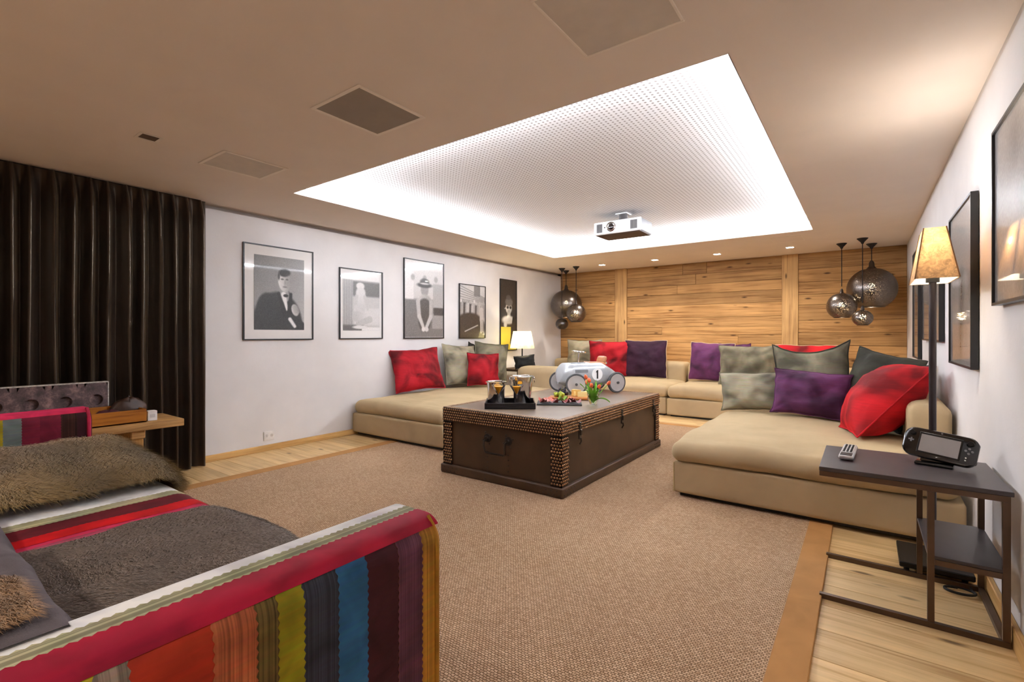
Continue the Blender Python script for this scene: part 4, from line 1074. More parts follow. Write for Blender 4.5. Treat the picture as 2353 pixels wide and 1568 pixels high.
# table lamp in the corner, on a dark side table
cx_, cy_ = -4.62, 6.62
sd = thing('corner_table', 'dark wooden corner table under the small lit lamp', 'table', (cx_, cy_, 0))
part('top', rbox(cx_ - .3, cx_ + .26, cy_ - .24, cy_ + .3, .6, .64, .006, 1), m_wood('dark_table', '#2c1d12', '#4a3320', rnd=.02, knots=False), sd)
for a in (-.26, .22):
    for b in (-.2, .26): part('leg', box(cx_ + a - .02, cx_ + a + .02, cy_ + b - .02, cy_ + b + .02, 0, .6), M_foot, sd)
tl_ = thing('table_lamp', 'small table lamp with glowing cream shade in the corner', 'table lamp', (cx_, cy_, .641))
part('base', lathe([(.08, .641), (.08, .652), (.02, .662), (.009, .68)], 20, cx_, cy_), M_black, tl_, smooth=True)
part('stem', cyl(cx_, cy_, .66, 1.05, .011, 10), M_black, tl_, smooth=True)
part('shade', lathe([(.205, .978), (.15, 1.262)], 36, cx_, cy_, False, False), m_shade('cream_shade', '#f6e7b4', .75, 4), tl_, smooth=True, label='glowing cream shade')
part('bulb', sphere(cx_, cy_, 1.09, .03, 12, 8), m_emit('table_bulb', '#ffe2a8', 20.0), tl_, smooth=True)
ld = bpy.data.lights.new('table_lamp_light', 'POINT'); ld.energy = TABLE_LAMP_W; ld.color = (1, .86, .6); ld.shadow_soft_size = .04
lo = bpy.data.objects.new('table_lamp_light', ld); C.objects.link(lo); lo.parent = tl_; lo.location = (0, 0, 1.12 - .641)
cb_ = cushion('small charcoal cushion in front of the table lamp stem', -4.44, 6.45, .642, .34, .21, .1, 34, 14, 'char', roll=-6)

# ------------------------------------------------------------------ black side table
M_tt = m_plain('dark_tabletop', '#3f383b', .35, 0, var=.12, scale=8)
M_tf = m_plain('bronze_frame', '#5c483a', .4, .6)
SX0, SX1, SY0, SY1 = -.165, .462, 2.60, 3.125
st_ = thing('side_table', 'dark c-shaped side table with thin bronze frame', 'side table', ((SX0 + SX1) / 2, (SY0 + SY1) / 2, 0))
part('top', rbox(SX0, SX1, SY0, SY1, .582, .601, .002, 1), M_tt, st_)
r_ = .011
def bar(a, b): 
    x0_, x1_ = sorted((a[0], b[0])); y0_, y1_ = sorted((a[1], b[1])); z0_, z1_ = sorted((a[2], b[2]))
    return box(x0_ - r_, x1_ + r_, y0_ - r_, y1_ + r_, z0_ - r_, z1_ + r_)
ya, yb_ = SY0 + .015, SY1 - .015; xa, xb, xm = SX0 + .012, SX1 - .02, .222
e_ = 2 * r_ + .0005
for yy in (ya, yb_):
    part('floor_bar', bar((xa, yy, r_ + .0005), (xb, yy, r_ + .0005)), M_tf, st_)
    part('top_rail', bar((xa, yy, .57), (xb, yy, .57)), M_tf, st_)
    part('post', bar((xb, yy, .036), (xb, yy, .547)), M_tf, st_)
    part('post', bar((xm, yy, .036), (xm, yy, .547)), M_tf, st_)
    part('shelf_rail', bar((xm + e_, yy, .272), (xb - e_, yy, .272)), M_tf, st_)
part('floor_bar', bar((xb, ya + e_, r_ + .0005), (xb, yb_ - e_, r_ + .0005)), M_tf, st_)
part('top_rail', bar((xb, ya + e_, .57), (xb, yb_ - e_, .57)), M_tf, st_)
part('top_rail', bar((xa, ya + e_, .57), (xa, yb_ - e_, .57)), M_tf, st_)
part('shelf', rbox(xm - .0095, xb + .0095, SY0 + .006, SY1 - .006, .283, .297, .002, 1), M_tt, st_)

# remote control
rm = thing('remote_control', 'silver and black remote control lying on side table', 'remote', (-.07, 2.79, .6025), radians(-4))
def rem(u, v): return None
Mr = Matrix.Rotation(radians(3), 4, 'X')
part('body', xf(rbox(-.03, .03, 0, .235, 0, .024, .010, 3), Mr), M_alu, rm, smooth=True, world=False)
part('face', xf(rbox(-.024, .024, .055, .228, .022, .0255, .002, 1), Mr), m_plain('remote_face', '#b9b7b6', .4, .4), rm, world=False)
part('lower_face', xf(rbox(-.024, .024, .006, .052, .022, .0258, .003, 1), Mr), M_blackpl, rm, world=False)
for r in range(7):
    for k in range(3):
        part('button', xf(rbox(-.019 + k * .014, -.009 + k * .014, .068 + r * .022, .080 + r * .022, .025, .0285, .002, 1), Mr), M_blackpl, rm, world=False)

# game controller tablet on stand
M_gp = m_plain('pad_black', '#151416', .18, var=.05, Coat_Weight=.6)
M_screen = m_plain('pad_screen', '#a7a3a2', .12, 0, var=.03, Coat_Weight=1.0)
gp = thing('game_tablet', 'black handheld game tablet with grey screen standing on side table', 'game console', (.268, 2.925, .6015), radians(-12))
Mg = Matrix.Translation((0, 0, .022)) @ Matrix.Rotation(radians(-24), 4, 'X') @ Matrix.Rotation(radians(7), 4, 'Y')
part('stand', join(rbox(-.075, .06, -.035, .06, 0, .014, .005, 2), xf(rbox(-.06, .05, -.012, .012, 0, .05, .005, 2), Matrix.Rotation(radians(-20), 4, 'X') @ Matrix.Translation((0, .02, .005)))), M_gp, gp, smooth=True, world=False)
def slab(w_, h_, y0_, y1_, r):
    pts = []
    for (sx, sz, a0) in ((1, -1, -90), (1, 1, 0), (-1, 1, 90), (-1, -1, 180)):
        for k in range(7):
            a = radians(a0 + 90 * k / 6); pts.append((sx * (w_ / 2 - r) + r * cos(a), sz * (h_ / 2 - r) + h_ / 2 + r * sin(a)))
    n = len(pts); V = []
    for yy, s_ in ((y0_ + .004, .96), (y0_, .93), (y0_, .93)): pass
    rings = [(y0_, .95), (y0_ + .005, 1.0), (y1_ - .008, 1.0), (y1_, .93)]
    for yy, s_ in rings: V += [(x * s_, yy, (z - h_ / 2) * s_ + h_ / 2) for x, z in pts]
    F = [tuple(range(n)), tuple(range(4 * n - 1, 3 * n - 1, -1))]
    for q in range(3):
        F += [(q * n + k, (q + 1) * n + k, (q + 1) * n + (k + 1) % n, q * n + (k + 1) % n) for k in range(n)]
    return V, F
pw, ph = .262, .136
bdy = part('body', xf(slab(pw, ph, -.014, .016, .04), Mg), M_gp, gp, smooth=True, world=False)
part('screen_bezel', xf(rbox(-.076, .076, -.0155, -.013, .02, .118, .002, 1), Mg), M_blackpl, gp, world=False)
part('screen', xf(box(-.069, .069, -.0165, -.0155, .027, .108), Mg), M_screen, gp, world=False, label='blank grey screen')
for sx in (-1, 1):
    part('thumb_stick', xf(lathe([(.012, 0), (.012, .008), (.010, .012)], 16), Mg @ Matrix.Translation((sx * .102, -.014, .105)) @ Matrix.Rotation(pi / 2, 4, 'X')), M_blackpl, gp, smooth=True, world=False)
    part('grip', xf(rbox(sx * .118 - .012, sx * .118 + .012, .0, .03, .02, .12, .01, 2), Mg), M_gp, gp, smooth=True, world=False)
part('direction_pad', xf(join(box(-.112, -.092, -.018, -.014, .069, .075), box(-.105, -.099, -.018, -.014, .062, .082)), Mg), M_pg, gp, world=False)
for (dx, dz) in ((0, .011), (0, -.011), (.011, 0), (-.011, 0)):
    part('button', xf(lathe([(.0048, 0), (.0048, .004)], 10), Mg @ Matrix.Translation((.1 + dx, -.014, .072 + dz)) @ Matrix.Rotation(pi / 2, 4, 'X')), M_pg, gp, world=False)
for dz in (.04, .028):
    part('small_button', xf(lathe([(.003, 0), (.003, .003)], 8), Mg @ Matrix.Translation((.094, -.014, dz)) @ Matrix.Rotation(pi / 2, 4, 'X')), M_white, gp, world=False)
part('camera_eye', xf(lathe([(.004, 0), (.004, .003)], 8), Mg @ Matrix.Translation((0, -.0135, .127)) @ Matrix.Rotation(pi / 2, 4, 'X')), M_pg, gp, world=False)

# ------------------------------------------------------------------ rustic bench and what stands on it
M_ben = m_wood('rustic_bench', '#8a6238', '#bf9258', axis=1, grain=26, along=1.5, rnd=.03)
M_benl = m_wood('rustic_leg', '#a8763c', '#c99a5a', axis=2, grain=26, along=1.5, rnd=.05)
bn = thing('rustic_bench', 'rough old wooden bench in front of the curtain', 'bench', (-4.5, .6, 0))
part('top', rbox(-4.72, -4.275, -.35, 1.53, .495, .55, .006, 2), M_ben, bn, smooth=True)
for yy in (1.245, 0.1):
    part('cross_block', rbox(-4.66, -4.31, yy - .045, yy + .045, .43, .497, .008, 1), M_ben, bn)
    part('leg', rbox(-4.40, -4.335, yy - .04, yy + .04, 0, .435, .005, 1), M_benl, bn)
    part('leg', rbox(-4.65, -4.585, yy - .04, yy + .04, 0, .435, .005, 1), M_benl, bn)
part('stretcher', rbox(-4.52, -4.46, .1, 1.245, .2, .27, .005, 1), M_benl, bn)
# distressed mould board with three round holes
t = NT('distressed_paint'); t.set(Roughness=.6)
co = t.coords(); n1 = t.n('ShaderNodeTexNoise', i_Scale=14.0, i_Detail=8.0, i_Roughness=.75); t.l(co, n1.inputs['Vector'])
t.l(t.ramp(n1.outputs['Fac'], [(.3, lin('#2b2427')), (.5, lin('#5d4a4b')), (.62, lin('#8b6f6d')), (.75, lin('#b4a09a'))]), t.b.inputs['Base Color'])
t.bump(n1.outputs['Fac'], .5, .01); M_dist = t.m
def holed_board(y0, y1, z0, z1, x0, x1, holes, r):
    bm = bmesh.new(); V, F = [], []
    cells = sorted([(h - r - .03, h + r + .03) for h in holes]); cur = y0
    def quad(a, b):
        o = len(V); V.extend([(x1, a, z0), (x1, b, z0), (x1, b, z1), (x1, a, z1)]); F.append((o, o + 1, o + 2, o + 3))
    for (a, b), h in zip(cells, sorted(holes)):
        if a > cur: quad(cur, a)
        zc = z0 + (z1 - z0) * .56; n = 24
        sq = []
        for k in range(n):
            q = 2 * pi * (k + .5) / n; c_, s_ = cos(q), sin(q)
            tt = min(((b - a) / 2) / max(abs(c_), 1e-6), ((z1 - zc) if s_ > 0 else (zc - z0)) / max(abs(s_), 1e-6))
            sq.append((h + c_ * tt, zc + s_ * tt))
        o = len(V)
        V.extend([(x1, yq, zq) for yq, zq in sq]); V.extend([(x1, h + r * cos(2 * pi * (k + .5) / n), zc + r * sin(2 * pi * (k + .5) / n)) for k in range(n)])
        V.extend([(x1 - .025, h + r * cos(2 * pi * (k + .5) / n), zc + r * sin(2 * pi * (k + .5) / n)) for k in range(n)])
        for k in range(n):
            k2 = (k + 1) % n
            F.append((o + k, o + k2, o + n + k2, o + n + k)); F.append((o + n + k, o + n + k2, o + 2 * n + k2, o + 2 * n + k))
        F.append(tuple(o + 2 * n + k for k in range(n)))
        cur = b
    if cur < y1: quad(cur, y1)
    o = len(V)
    V.extend([(x0, y0, z0), (x0, y1, z0), (x0, y1, z1), (x0, y0, z1), (x1, y0, z0), (x1, y1, z0), (x1, y1, z1), (x1, y0, z1)])
    F.extend([(o, o + 3, o + 2, o + 1), (o + 3, o + 7, o + 6, o + 2), (o + 1, o + 2, o + 6, o + 5), (o, o + 4, o + 7, o + 3), (o, o + 1, o + 5, o + 4)])
    bm.free(); return V, F
hb = thing('mould_board', 'distressed painted board with round dark holes standing on bench', 'board', (-4.64, .5, .551))
part('panel', holed_board(-.1, 1.15, .551, .845, -4.68, -4.63, [.38, .555, .73, .905, 1.08], .04), M_dist, hb)
M_edge = m_plain('worn_white_edge', '#c9c3bd', .7, var=.4, scale=60)
part('worn_edge', join(box(-4.682, -4.628, -.1, 1.152, .842, .849), box(-4.682, -4.628, 1.147, 1.153, .551, .846)), M_edge, hb)
M_boxw = m_wood('honey_box', '#8a4f16', '#b87425', axis=1, grain=30, along=2, rnd=.02, knots=False, rough=.4)
wbx = thing('wooden_box', 'open honey coloured wooden box on the bench', 'box', (-4.42, 1.08, .551))
X0, X1, Y0, Y1 = -4.55, -4.325, .82, 1.30
part('bottom', box(X0, X1, Y0, Y1, .551, .56), M_boxw, wbx)
for nm, a in (('side', box(X1 - .012, X1, Y0, Y1, .551, .648)), ('side', box(X0, X0 + .012, Y0, Y1, .551, .668)), ('end', box(X0 + .012, X1 - .012, Y1 - .012, Y1, .551, .648)), ('end', box(X0 + .012, X1 - .012, Y0, Y0 + .012, .551, .648))):
    part(nm, a, M_boxw, wbx)
def lump(cx, cy, z0, rx, ry, h, seed, n=22):
    def fn(u, v):
        a = 2 * pi * u; r = sin(v * pi / 2)
        k = 1 + .22 * ns(cos(a) * 1.6 + seed, sin(a) * 1.6, v * 2)
        return (cx + rx * r * cos(a) * k, cy + ry * r * sin(a) * k, z0 + h * cos(v * pi / 2) * (1 + .25 * ns(u * 6 + seed, v * 4, 1)))
    return grid(n, 12, fn)
single('leather_pouch', lump(-4.50, 1.24, .61, .05, .12, .115, 3.0), m_plain('brown_pouch', '#3c2519', .45, var=.3, bump=.3), 'crumpled dark brown leather pouch in the wooden box', 'pouch', (-4.50, 1.24, .61), smooth=True, ang=80)
single('game_bag', lump(-4.41, 1.10, .56, .065, .14, .095, 8.0), m_plain('maroon_cloth', '#4c2028', .7, var=.4), 'maroon cloth bag lying in the wooden box', 'bag', (-4.41, 1.10, .56), smooth=True, ang=80)
single('blue_toy', lump(-4.37, .955, .57, .035, .05, .085, 5.0), m_plain('blue_plastic', '#2a6fc0', .35, var=.4), 'small bright blue object in the wooden box', 'toy', (-4.37, .955, .57), smooth=True, ang=80)
cardb = thing('card_box', 'small white card box beside the wooden box', 'box', (-4.38, 1.345, .551))
part('carton', rbox(-4.41, -4.35, 1.315, 1.375, .551, .625, .002, 1), m_plain('card_white', '#efecea', .6), cardb)
part('print', box(-4.3498, -4.349, 1.328, 1.362, .575, .6), m_plain('card_grey', '#c9c5c4', .6), cardb)

# ------------------------------------------------------------------ striped sofa in the foreground
STR = {k: m_velvet('stripe_' + k, v, .75, 1.25, 9) for k, v in dict(white='#eceef2', sage='#9c9878', red='#9c1030', gold='#a87628', mauve='#5e3646', plum='#3c161e', blue='#2a5c86',
     navy='#30323e', lime='#8c8216', bark='#5e4c26', rust='#a65a38', orange='#a83018', taupe='#9a8a78', yellow='#a89a22', steel='#6b7674', maroon='#701a30', brown='#3e1f18', scarlet='#b8060e', pink='#b04a62', rose='#c22a50', wine='#5a0c18').items()}
def streak(m, axis, dens, amt):
    """fine woven lines: streaks that vary only along one axis"""
    nt = m.node_tree; b = nt.nodes['Principled BSDF']; src = b.inputs['Base Color'].links[0].from_socket
    tc = nt.nodes.new('ShaderNodeTexCoord'); mp = nt.nodes.new('ShaderNodeMapping'); v = [0.6, 0.6, 0.6]; v[axis] = dens; mp.inputs['Scale'].default_value = v
    nz = nt.nodes.new('ShaderNodeTexNoise'); nz.inputs['Scale'].default_value = 1.0; nz.inputs['Detail'].default_value = 1.0
    rp = nt.nodes.new('ShaderNodeValToRGB'); rp.color_ramp.elements[0].position = .38; rp.color_ramp.elements[1].position = .62
    rp.color_ramp.elements[0].color = (1 - amt, 1 - amt, 1 - amt, 1); rp.color_ramp.elements[1].color = (1 + amt * .5,) * 3 + (1,)
    mx = nt.nodes.new('ShaderNodeMix'); mx.data_type = 'RGBA'; mx.blend_type = 'MULTIPLY'; mx.inputs[0].default_value = 1.0
    nt.links.new(tc.outputs['Object'], mp.inputs[0]); nt.links.new(mp.outputs[0], nz.inputs['Vector']); nt.links.new(nz.outputs['Fac'], rp.inputs[0])
    nt.links.new(src, mx.inputs[6]); nt.links.new(rp.outputs[0], mx.inputs[7]); nt.links.new(mx.outputs[2], b.inputs['Base Color'])
for k_, a_, d_, m_ in (('bark', 1, 220, .65), ('rust', 1, 200, .4), ('taupe', 1, 240, .45), ('brown', 1, 200, .6), ('navy', 1, 260, .35), ('sage', 0, 240, .45), ('pink', 0, 160, .4), ('mauve', 1, 300, .25), ('gold', 1, 300, .25)):
    streak(STR[k_], a_, d_, m_)
M_line = m_fabric('sofa_lining', '#4a1a22', var=.1)
AX0, AX1, AY0, AY1, AZ, rr = -.978, -.785, -.06, .812, .78, .05
sf = thing('striped_sofa', 'velvet sofa in multicoloured stripes with zigzag seams in foreground', 'sofa', (-2.26, .4, .014))
FZ = .014
def profile(xo, xi, z0, zt, r, zin):
    s_ = 1 if xo > xi else -1; P = []
    nst = 10
    for k in range(nst + 1): P.append((xo, z0 + (zt - r - z0) * k / nst))
    for k in range(1, 9): a = pi / 2 * k / 8; P.append((xo - s_ * r * (1 - cos(a)), zt - r + r * sin(a)))
    for k in range(1, 7): P.append((xo - s_ * r + (xi - xo + 2 * s_ * r) * k / 6, zt))
    for k in range(1, 9): a = pi / 2 * k / 8; P.append((xi + s_ * r * (1 - sin(a)), zt - r + r * cos(a)))
    for k in range(1, 7): P.append((xi, zt - r + (zin - zt + r) * k / 6))
    return P
def arclen(P):
    S = [0]
    for a, b in zip(P[:-1], P[1:]): S.append(S[-1] + hypot(b[0] - a[0], b[1] - a[1]))
    return S
def prof_at(P, S, s):
    s = max(0, min(S[-1], s))
    for k in range(len(S) - 1):
        if s <= S[k + 1] or k == len(S) - 2:
            q = (s - S[k]) / max(1e-9, S[k + 1] - S[k]); a, b = P[k], P[k + 1]
            d = Vector((b[0] - a[0], b[1] - a[1])).normalized()
            return (a[0] + (b[0] - a[0]) * q, a[1] + (b[1] - a[1]) * q), d
def arm_body(P, y0, y1):
    n = len(P); fr = .03
    V, F = [], []
    cxm = sum(p[0] for p in P) / n
    rings = [(y0, 0), (y1 - fr, 0)] + [(y1 - fr + fr * sin(pi / 2 * k / 5), fr * (1 - cos(pi / 2 * k / 5))) for k in range(1, 6)]
    for yy, ins in rings:
        for x, z in P:
            dx = (cxm - x); sx = math.copysign(min(abs(dx), ins), dx); V.append((x + sx, yy, z - (ins if z > .3 else 0)))
    for q in range(len(rings) - 1):
        for k in range(n - 1): F.append((q * n + k, (q + 1) * n + k, (q + 1) * n + k + 1, q * n + k + 1))
    F.append(tuple((len(rings) - 1) * n + k for k in range(n)))
    return V, F
zig = lambda k: (1 if k % 2 else -1)
def strip(P, S, s0, s1, y0, y1, sgn, offs=.003, js0=0, js1=0, jy0=0, jy1=0, pitch=.0075):
    nu = max(2, int((y1 - y0) / pitch)) if (js0 or js1) else max(2, int((y1 - y0) / .05) + 1)
    nv = max(4, int((s1 - s0) / pitch)) if (jy0 or jy1) else max(8, int((s1 - s0) / .012))
    V = []
    for j in range(nv + 1):
        for i in range(nu + 1):
            s = s0 + (s1 - s0) * j / nv; y = y0 + (y1 - y0) * i / nu
            if j == 0: s += js0 * zig(i)
            if j == nv: s += js1 * zig(i)
            if i == 0: y += jy0 * zig(j)
            if i == nu: y += jy1 * zig(j)
            (x, z), d = prof_at(P, S, s)
            nx, nz = d.y * sgn, -d.x * sgn
            V.append((x + nx * offs, y, z + nz * offs))
    F = [(j * (nu + 1) + i, j * (nu + 1) + i + 1, (j + 1) * (nu + 1) + i + 1, (j + 1) * (nu + 1) + i) for j in range(nv) for i in range(nu)]
    if sgn < 0: F = [f[::-1] for f in F]
    # back skin so that the strip has real thickness
    return V, F
P = profile(AX1, AX0, FZ, AZ, rr, .35); S = arclen(P)
arm = part('arm', arm_body(P, AY0, AY1), STR['gold'], sf, smooth=True, ang=60)
s_edge = (AZ - rr - FZ) + rr * pi / 2 * .45       # where the red band starts
s_top0 = (AZ - rr - FZ) + rr * pi / 2 - .05 + .0
def s_of_x(x):   # arc length of the point on the flat top
    return (AZ - rr - FZ) + rr * pi / 2 + (AX1 - rr - x)
sA, sB, sC, sD = s_edge, s_of_x(-.862), s_of_x(-.900), S[-1] - .02
part('fabric_strip', strip(P, S, sA, sB + .004, AY0, AY1 - .012, 1, .0030, 0, .003), STR['red'], arm, smooth=True, ang=80, label='crimson velvet band')
part('fabric_strip', strip(P, S, sB - .006, sC + .004, AY0, AY1 - .012, 1, .0022, 0, .003), STR['sage'], arm, smooth=True, ang=80, label='striped sage green band')
part('fabric_strip', strip(P, S, sC - .006, sD, AY0, AY1 - .012, 1, .0014), STR['white'], arm, smooth=True, ang=80, label='silvery white band')
bnd = [(.74, .803, 'gold'), (.673, .74, 'mauve'), (.596, .673, 'plum'), (.531, .596, 'blue'), (.464, .531, 'navy'), (.418, .464, 'lime'), (.383, .418, 'bark'), (.319, .383, 'rust'), (.218, .319, 'orange'), (.182, .218, 'taupe'), (.09, .182, 'yellow'), (.02, .09, 'plum'), (-.06, .02, 'blue')]
for k, (a, b, c_) in enumerate(bnd):
    if c_ == 'gold': b = AY1 - .03
    part('fabric_strip', strip(P, S, .02, sA + .002, a, b, 1, .0015 + .0006 * (k % 2), 0, 0, .0018, .0018), STR[c_], arm, smooth=True, ang=80, label='%s upright velvet strip' % c_)
part('piping', tube([(AX1 + .004, AY1 - .03, FZ + .02)] + [(AX1 + .004, AY1 - .03, zz) for zz in (.3, .6, .72)] + [(AX1 - .012, AY1 - .026, .765), (AX1 - .03, AY1 - .025, .782)], .004, 6), STR['gold'], arm, smooth=True)
# far arm
BX1, BX0 = -3.54, -3.735
P2 = profile(BX1, BX0, FZ, AZ, rr, .35); S2 = arclen(P2)
arm2 = part('arm', arm_body(P2, AY0, AY1), STR['wine'], sf, smooth=True, ang=60)
e2 = (AZ - rr - FZ) + rr * pi / 2 * .5
for (a, b, c_) in [(.742, .79, 'plum'), (.675, .742, 'brown'), (.592, .675, 'maroon'), (.523, .592, 'maroon'), (.455, .523, 'steel'), (.42, .455, 'yellow'), (.3, .42, 'blue'), (-.06, .3, 'wine')]:
    part('fabric_strip', strip(P2, S2, .02, e2, a, b, 1, .002, 0, 0, .0015, .0015), STR[c_], arm2, smooth=True, ang=80)
part('fabric_strip', strip(P2, S2, e2 - .004, S2[-1] - .02, AY0, AY1 - .012, 1, .003), STR['rose'], arm2, smooth=True, ang=80, label='pink red band over the arm')
part('piping', tube([(BX1 + .004, AY1 - .02, zz) for zz in (FZ + .02, .3, .6, .72)] + [(BX1 - .008, AY1 - .022, .758), (BX1 - .03, AY1 - .022, .785)], .009, 6), STR['rose'], arm2, smooth=True, label='pink piping')
# back, seat
part('back', soft_box(BX0, AX1, -.13, .19, FZ, .765, .06, .0, .004, 14), STR['wine'], sf, smooth=True, ang=80)
part('base', rbox(BX1 - .02, AX0 + .02, .1, .80, FZ, .3, .02, 2), STR['maroon'], sf, smooth=True)
seat_g = lambda x0, x1, seed: soft_box(x0, x1, .12, .88, .28, .5, .10, .02, .008, 24, 3, seed, sag=.01)
part('seat_cushion', seat_g(BX1 + .005, -2.26, 2.0), STR['maroon'], sf, smooth=True, ang=80)
part('seat_cushion', seat_g(-2.255, AX0 - .005, 5.0), STR['wine'], sf, smooth=True, ang=80)
# striped runner part of the seat: strips running front to back, following the rounded seat front
def seat_z(x, y, lift=0.0):
    zt_ = .522
    fr = .80
    if y > fr:
        d = min(1.0, (y - fr) / .09); zt_ -= .1 * (1 - sqrt(max(0, 1 - d * d)))
    return zt_ + lift
def seat_strip(x0, x1, lift, y_end=.889, j=.002):
    nu, nv = 6, 90
    def fn(u, v):
        x = x0 + (x1 - x0) * u; L_ = v
        if L_ < .8: y = .19 + (.80 - .19) * L_ / .8; z_ = seat_z(x, y, lift)
        else:
            a = (L_ - .8) / .2 * pi / 2 * 1.0; y = .80 + (.09 + lift) * sin(a); z_ = .522 + lift - .1 * (1 - cos(a))
        return (x + (j * zig(int(v * nv + .5)) if u in (0.0, 1.0) else 0), y, z_ + .004 * ns(x * 5, y * 5, 1))
    V, F = grid(nu, nv, fn)
    V2 = [(x, y, z - .003) for x, y, z in V]; o = len(V)
    return V + V2, F + [tuple(i + o for i in q[::-1]) for q in F]
for k, (x0, x1, c_) in enumerate([(-2.75, -2.42, 'white'), (-2.42, -2.355, 'sage'), (-2.355, -2.235, 'wine'), (-2.235, -2.15, 'scarlet'), (-2.15, -2.11, 'rose'), (-2.11, -2.05, 'pink'), (-2.05, -1.9, 'wine')]):
    part('seat_strip', seat_strip(x0 - .003, x1 + .003, .004 + .0012 * (k % 2)), STR[c_], sf, smooth=True, ang=80, label='%s velvet seat strip' % c_)
for xx in (BX0 + .06, AX1 - .06):
    for yy in (-.05, .72): part('foot', cyl(xx, yy, .0125, FZ + .02, .025, 10), M_foot, sf)

# ------------------------------------------------------------------ fur throws
def fur_mesh(name, surf, n, ln, wd, flow, seed, colfn, parent, lift=.35, label=None):
    """surf(u,v)->Vector; flow(u,v)->tangent lean vector"""
    r_ = random.Random(seed); V, F, Cc = [], [], []
    for k in range(n):
        u, v = r_.random(), r_.random()
        p = surf(u, v); e = .01
        du = surf(min(1, u + e), v) - surf(max(0, u - e), v); dv = surf(u, min(1, v + e)) - surf(u, max(0, v - e))
        nn = du.cross(dv); nn = nn.normalized() if nn.length > 1e-9 else Vector((0, 0, 1))
        if nn.z < 0 and abs(nn.z) > .2: nn = -nn
        fl2 = flow(p) + Vector((r_.gauss(0, .2), r_.gauss(0, .2), r_.gauss(0, .1)))
        d0 = (nn * (lift + r_.uniform(0, .35)) + fl2).normalized()
        d1 = (nn * (lift * .15) + fl2 + Vector((0, 0, -.25))).normalized()
        L_ = ln * r_.uniform(.55, 1.2); side = d0.cross(nn)
        if side.length < 1e-4: side = Vector((1, 0, 0))
        side = (side.normalized() + Vector((r_.gauss(0, .3), r_.gauss(0, .3), 0))).normalized() * wd
        m1 = p + d0 * L_ * .5; m2 = m1 + d1 * L_ * .5; o = len(V)
        V += [tuple(p - side), tuple(p + side), tuple(m1 + side * .7), tuple(m1 - side * .7), tuple(m2)]
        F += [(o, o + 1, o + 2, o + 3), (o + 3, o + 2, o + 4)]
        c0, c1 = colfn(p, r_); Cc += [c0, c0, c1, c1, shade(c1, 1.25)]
    g = (V, F); l_ = root_loc(parent); g = mv(g, -l_.x, -l_.y, -l_.z)
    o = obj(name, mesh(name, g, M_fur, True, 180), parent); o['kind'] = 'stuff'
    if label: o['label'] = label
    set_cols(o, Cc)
    return o
M_fur = m_attr('fur_hair', rough=.55, sheen=.2)
def mixc(a, b, t_): return tuple(a[i] + (b[i] - a[i]) * t_ for i in range(3)) + (1,)
# olive brown long-haired throw over the far half of the seat
fx0, fx1 = -3.52, -2.53
def surf1(u, v):
    x = fx0 + (fx1 - fx0) * u
    hump = .085 * max(0, min(1, (fx1 + .03 - x) / .4)) ** .8 + .012 * sin(x * 9)
    top = .545 + hump * (1 - .25 * (v - .5))
    q_ = max(0, min(1, (x + 2.85) / .3)); edge = .815 + .05 * ns(x * 2, 3, 1) - .03 * q_
    L_ = v * (1.25 - .27 * q_)
    if L_ < .8: y = .16 + (edge - .16) * L_ / .8; z_ = top - hump * .25 * (1 - L_ / .8)
    elif L_ < 1.05:
        a = (L_ - .8) / .25 * pi / 2; y = edge + .09 * sin(a); z_ = top - (.1 + hump * .3) * (1 - cos(a))
    else: y = edge + .09; z_ = top - (.1 + hump * .3) - (L_ - 1.05) * .5
    return Vector((x, y, z_ + .014 * ns(x * 4, y * 5, 2)))
th1 = thing('fur_throw', 'olive brown long-haired fur throw over far half of sofa seat', 'throw', (-3.0, .5, .5))
M_hide = m_plain('fur_hide', '#6a5632', .9, var=.2)
part('hide', grid(40, 40, lambda u, v: tuple(surf1(u, v))), M_hide, th1, smooth=True, ang=180)
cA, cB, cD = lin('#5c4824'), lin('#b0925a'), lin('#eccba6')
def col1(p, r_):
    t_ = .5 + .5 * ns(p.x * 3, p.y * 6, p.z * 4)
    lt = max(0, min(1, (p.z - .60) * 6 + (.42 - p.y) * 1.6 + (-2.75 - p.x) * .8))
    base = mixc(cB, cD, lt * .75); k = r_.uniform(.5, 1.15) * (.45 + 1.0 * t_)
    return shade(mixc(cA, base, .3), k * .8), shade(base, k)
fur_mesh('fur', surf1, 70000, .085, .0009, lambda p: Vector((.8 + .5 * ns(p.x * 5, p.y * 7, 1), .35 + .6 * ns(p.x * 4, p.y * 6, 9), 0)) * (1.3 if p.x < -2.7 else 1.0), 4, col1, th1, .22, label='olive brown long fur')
# greyish brown short-haired throw on the near half of the seat
gx0, gx1 = -2.05, -.985
def surf2(u, v):
    x = gx0 + (gx1 - gx0) * u
    top = .537 + .02 * sin(pi * min(1, u * 1.3)) ; edge = .80 + .03 * ns(x * 2, 7, 1)
    L_ = v * 1.25
    if L_ < .8: y = .16 + (edge - .16) * L_ / .8; z_ = top
    elif L_ < 1.05:
        a = (L_ - .8) / .25 * pi / 2; y = edge + .1 * sin(a); z_ = top - .1 * (1 - cos(a))
    else: y = edge + .1; z_ = top - .1 - (L_ - 1.05) * .5
    k = (.05 * (.5 + .5 * ns(y * 4, 2, 5))) * max(0, 1 - u * 8)
    return Vector((x - k, y, z_ + .008 * ns(x * 5, y * 7, 4) + .004 * ns(x * 13, y * 13, 4)))
th2 = thing('fur_throw', 'dark grey-brown short fur throw over near half of sofa seat', 'throw', (-1.5, .5, .5))
part('hide', grid(40, 40, lambda u, v: tuple(surf2(u, v))), m_fabric('grey_hide', '#6a5c52', var=.2, scale=12), th2, smooth=True, ang=180)
gA, gB = lin('#5f5147'), lin('#8f7e70')
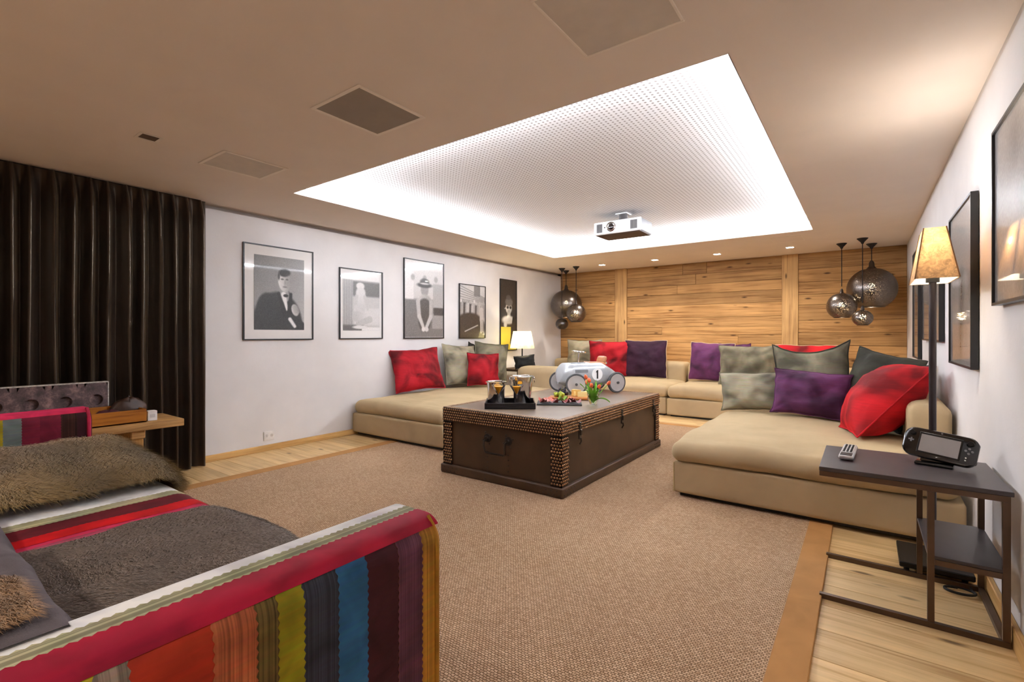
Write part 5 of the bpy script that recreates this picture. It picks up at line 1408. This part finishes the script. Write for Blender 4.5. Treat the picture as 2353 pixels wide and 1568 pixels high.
def col2(p, r_):
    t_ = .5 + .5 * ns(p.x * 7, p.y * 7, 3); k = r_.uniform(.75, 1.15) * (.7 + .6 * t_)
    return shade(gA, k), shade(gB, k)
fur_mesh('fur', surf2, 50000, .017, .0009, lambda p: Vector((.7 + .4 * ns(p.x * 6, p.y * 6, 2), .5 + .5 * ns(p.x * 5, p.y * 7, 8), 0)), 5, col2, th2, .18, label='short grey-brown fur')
# throw over the sofa back, grey reverse side with a brown fur edge
hx0, hx1 = -2.0, -.918
def surf3(u, v):
    x = hx0 + (hx1 - hx0) * u; L_ = v
    if L_ < .28: y = .205; z_ = max(.55 + (.74 - .55) * L_ / .28, .735 if x > -.99 else 0)
    elif L_ < .42:
        a = (L_ - .28) / .14 * pi / 2; y = .205 - .04 * (1 - cos(a)); z_ = .735 + .052 * sin(a)
    else: y = .165 - (L_ - .42) / .58 * .30; z_ = .787
    z_ += .014 * ns(x * 6, y * 9, 8) + .005 * ns(x * 18, L_ * 16, 2); k_ = max(0, min(1, (x + 1.0) / .06))
    if L_ > .36: z_ = z_ * (1 - k_) + .786 * k_
    return Vector((x, y + .008 * ns(x * 4, L_ * 3, 1), z_))
th3 = thing('fur_throw', 'slate grey throw with brown fur lying over the sofa back', 'throw', (-1.5, .06, .76))
part('hide', grid(50, 40, lambda u, v: tuple(surf3(u, v))), m_fabric('slate_suede', '#5f585c', var=.25, scale=14, bump=.4), th3, smooth=True, ang=180)
def surf4(u, v):
    x = -1.16 + .19 * u; q = surf3(max(0, min(1, (x - hx0) / (hx1 - hx0))), .44 + .48 * v); return Vector((x, q.y, q.z + .004))
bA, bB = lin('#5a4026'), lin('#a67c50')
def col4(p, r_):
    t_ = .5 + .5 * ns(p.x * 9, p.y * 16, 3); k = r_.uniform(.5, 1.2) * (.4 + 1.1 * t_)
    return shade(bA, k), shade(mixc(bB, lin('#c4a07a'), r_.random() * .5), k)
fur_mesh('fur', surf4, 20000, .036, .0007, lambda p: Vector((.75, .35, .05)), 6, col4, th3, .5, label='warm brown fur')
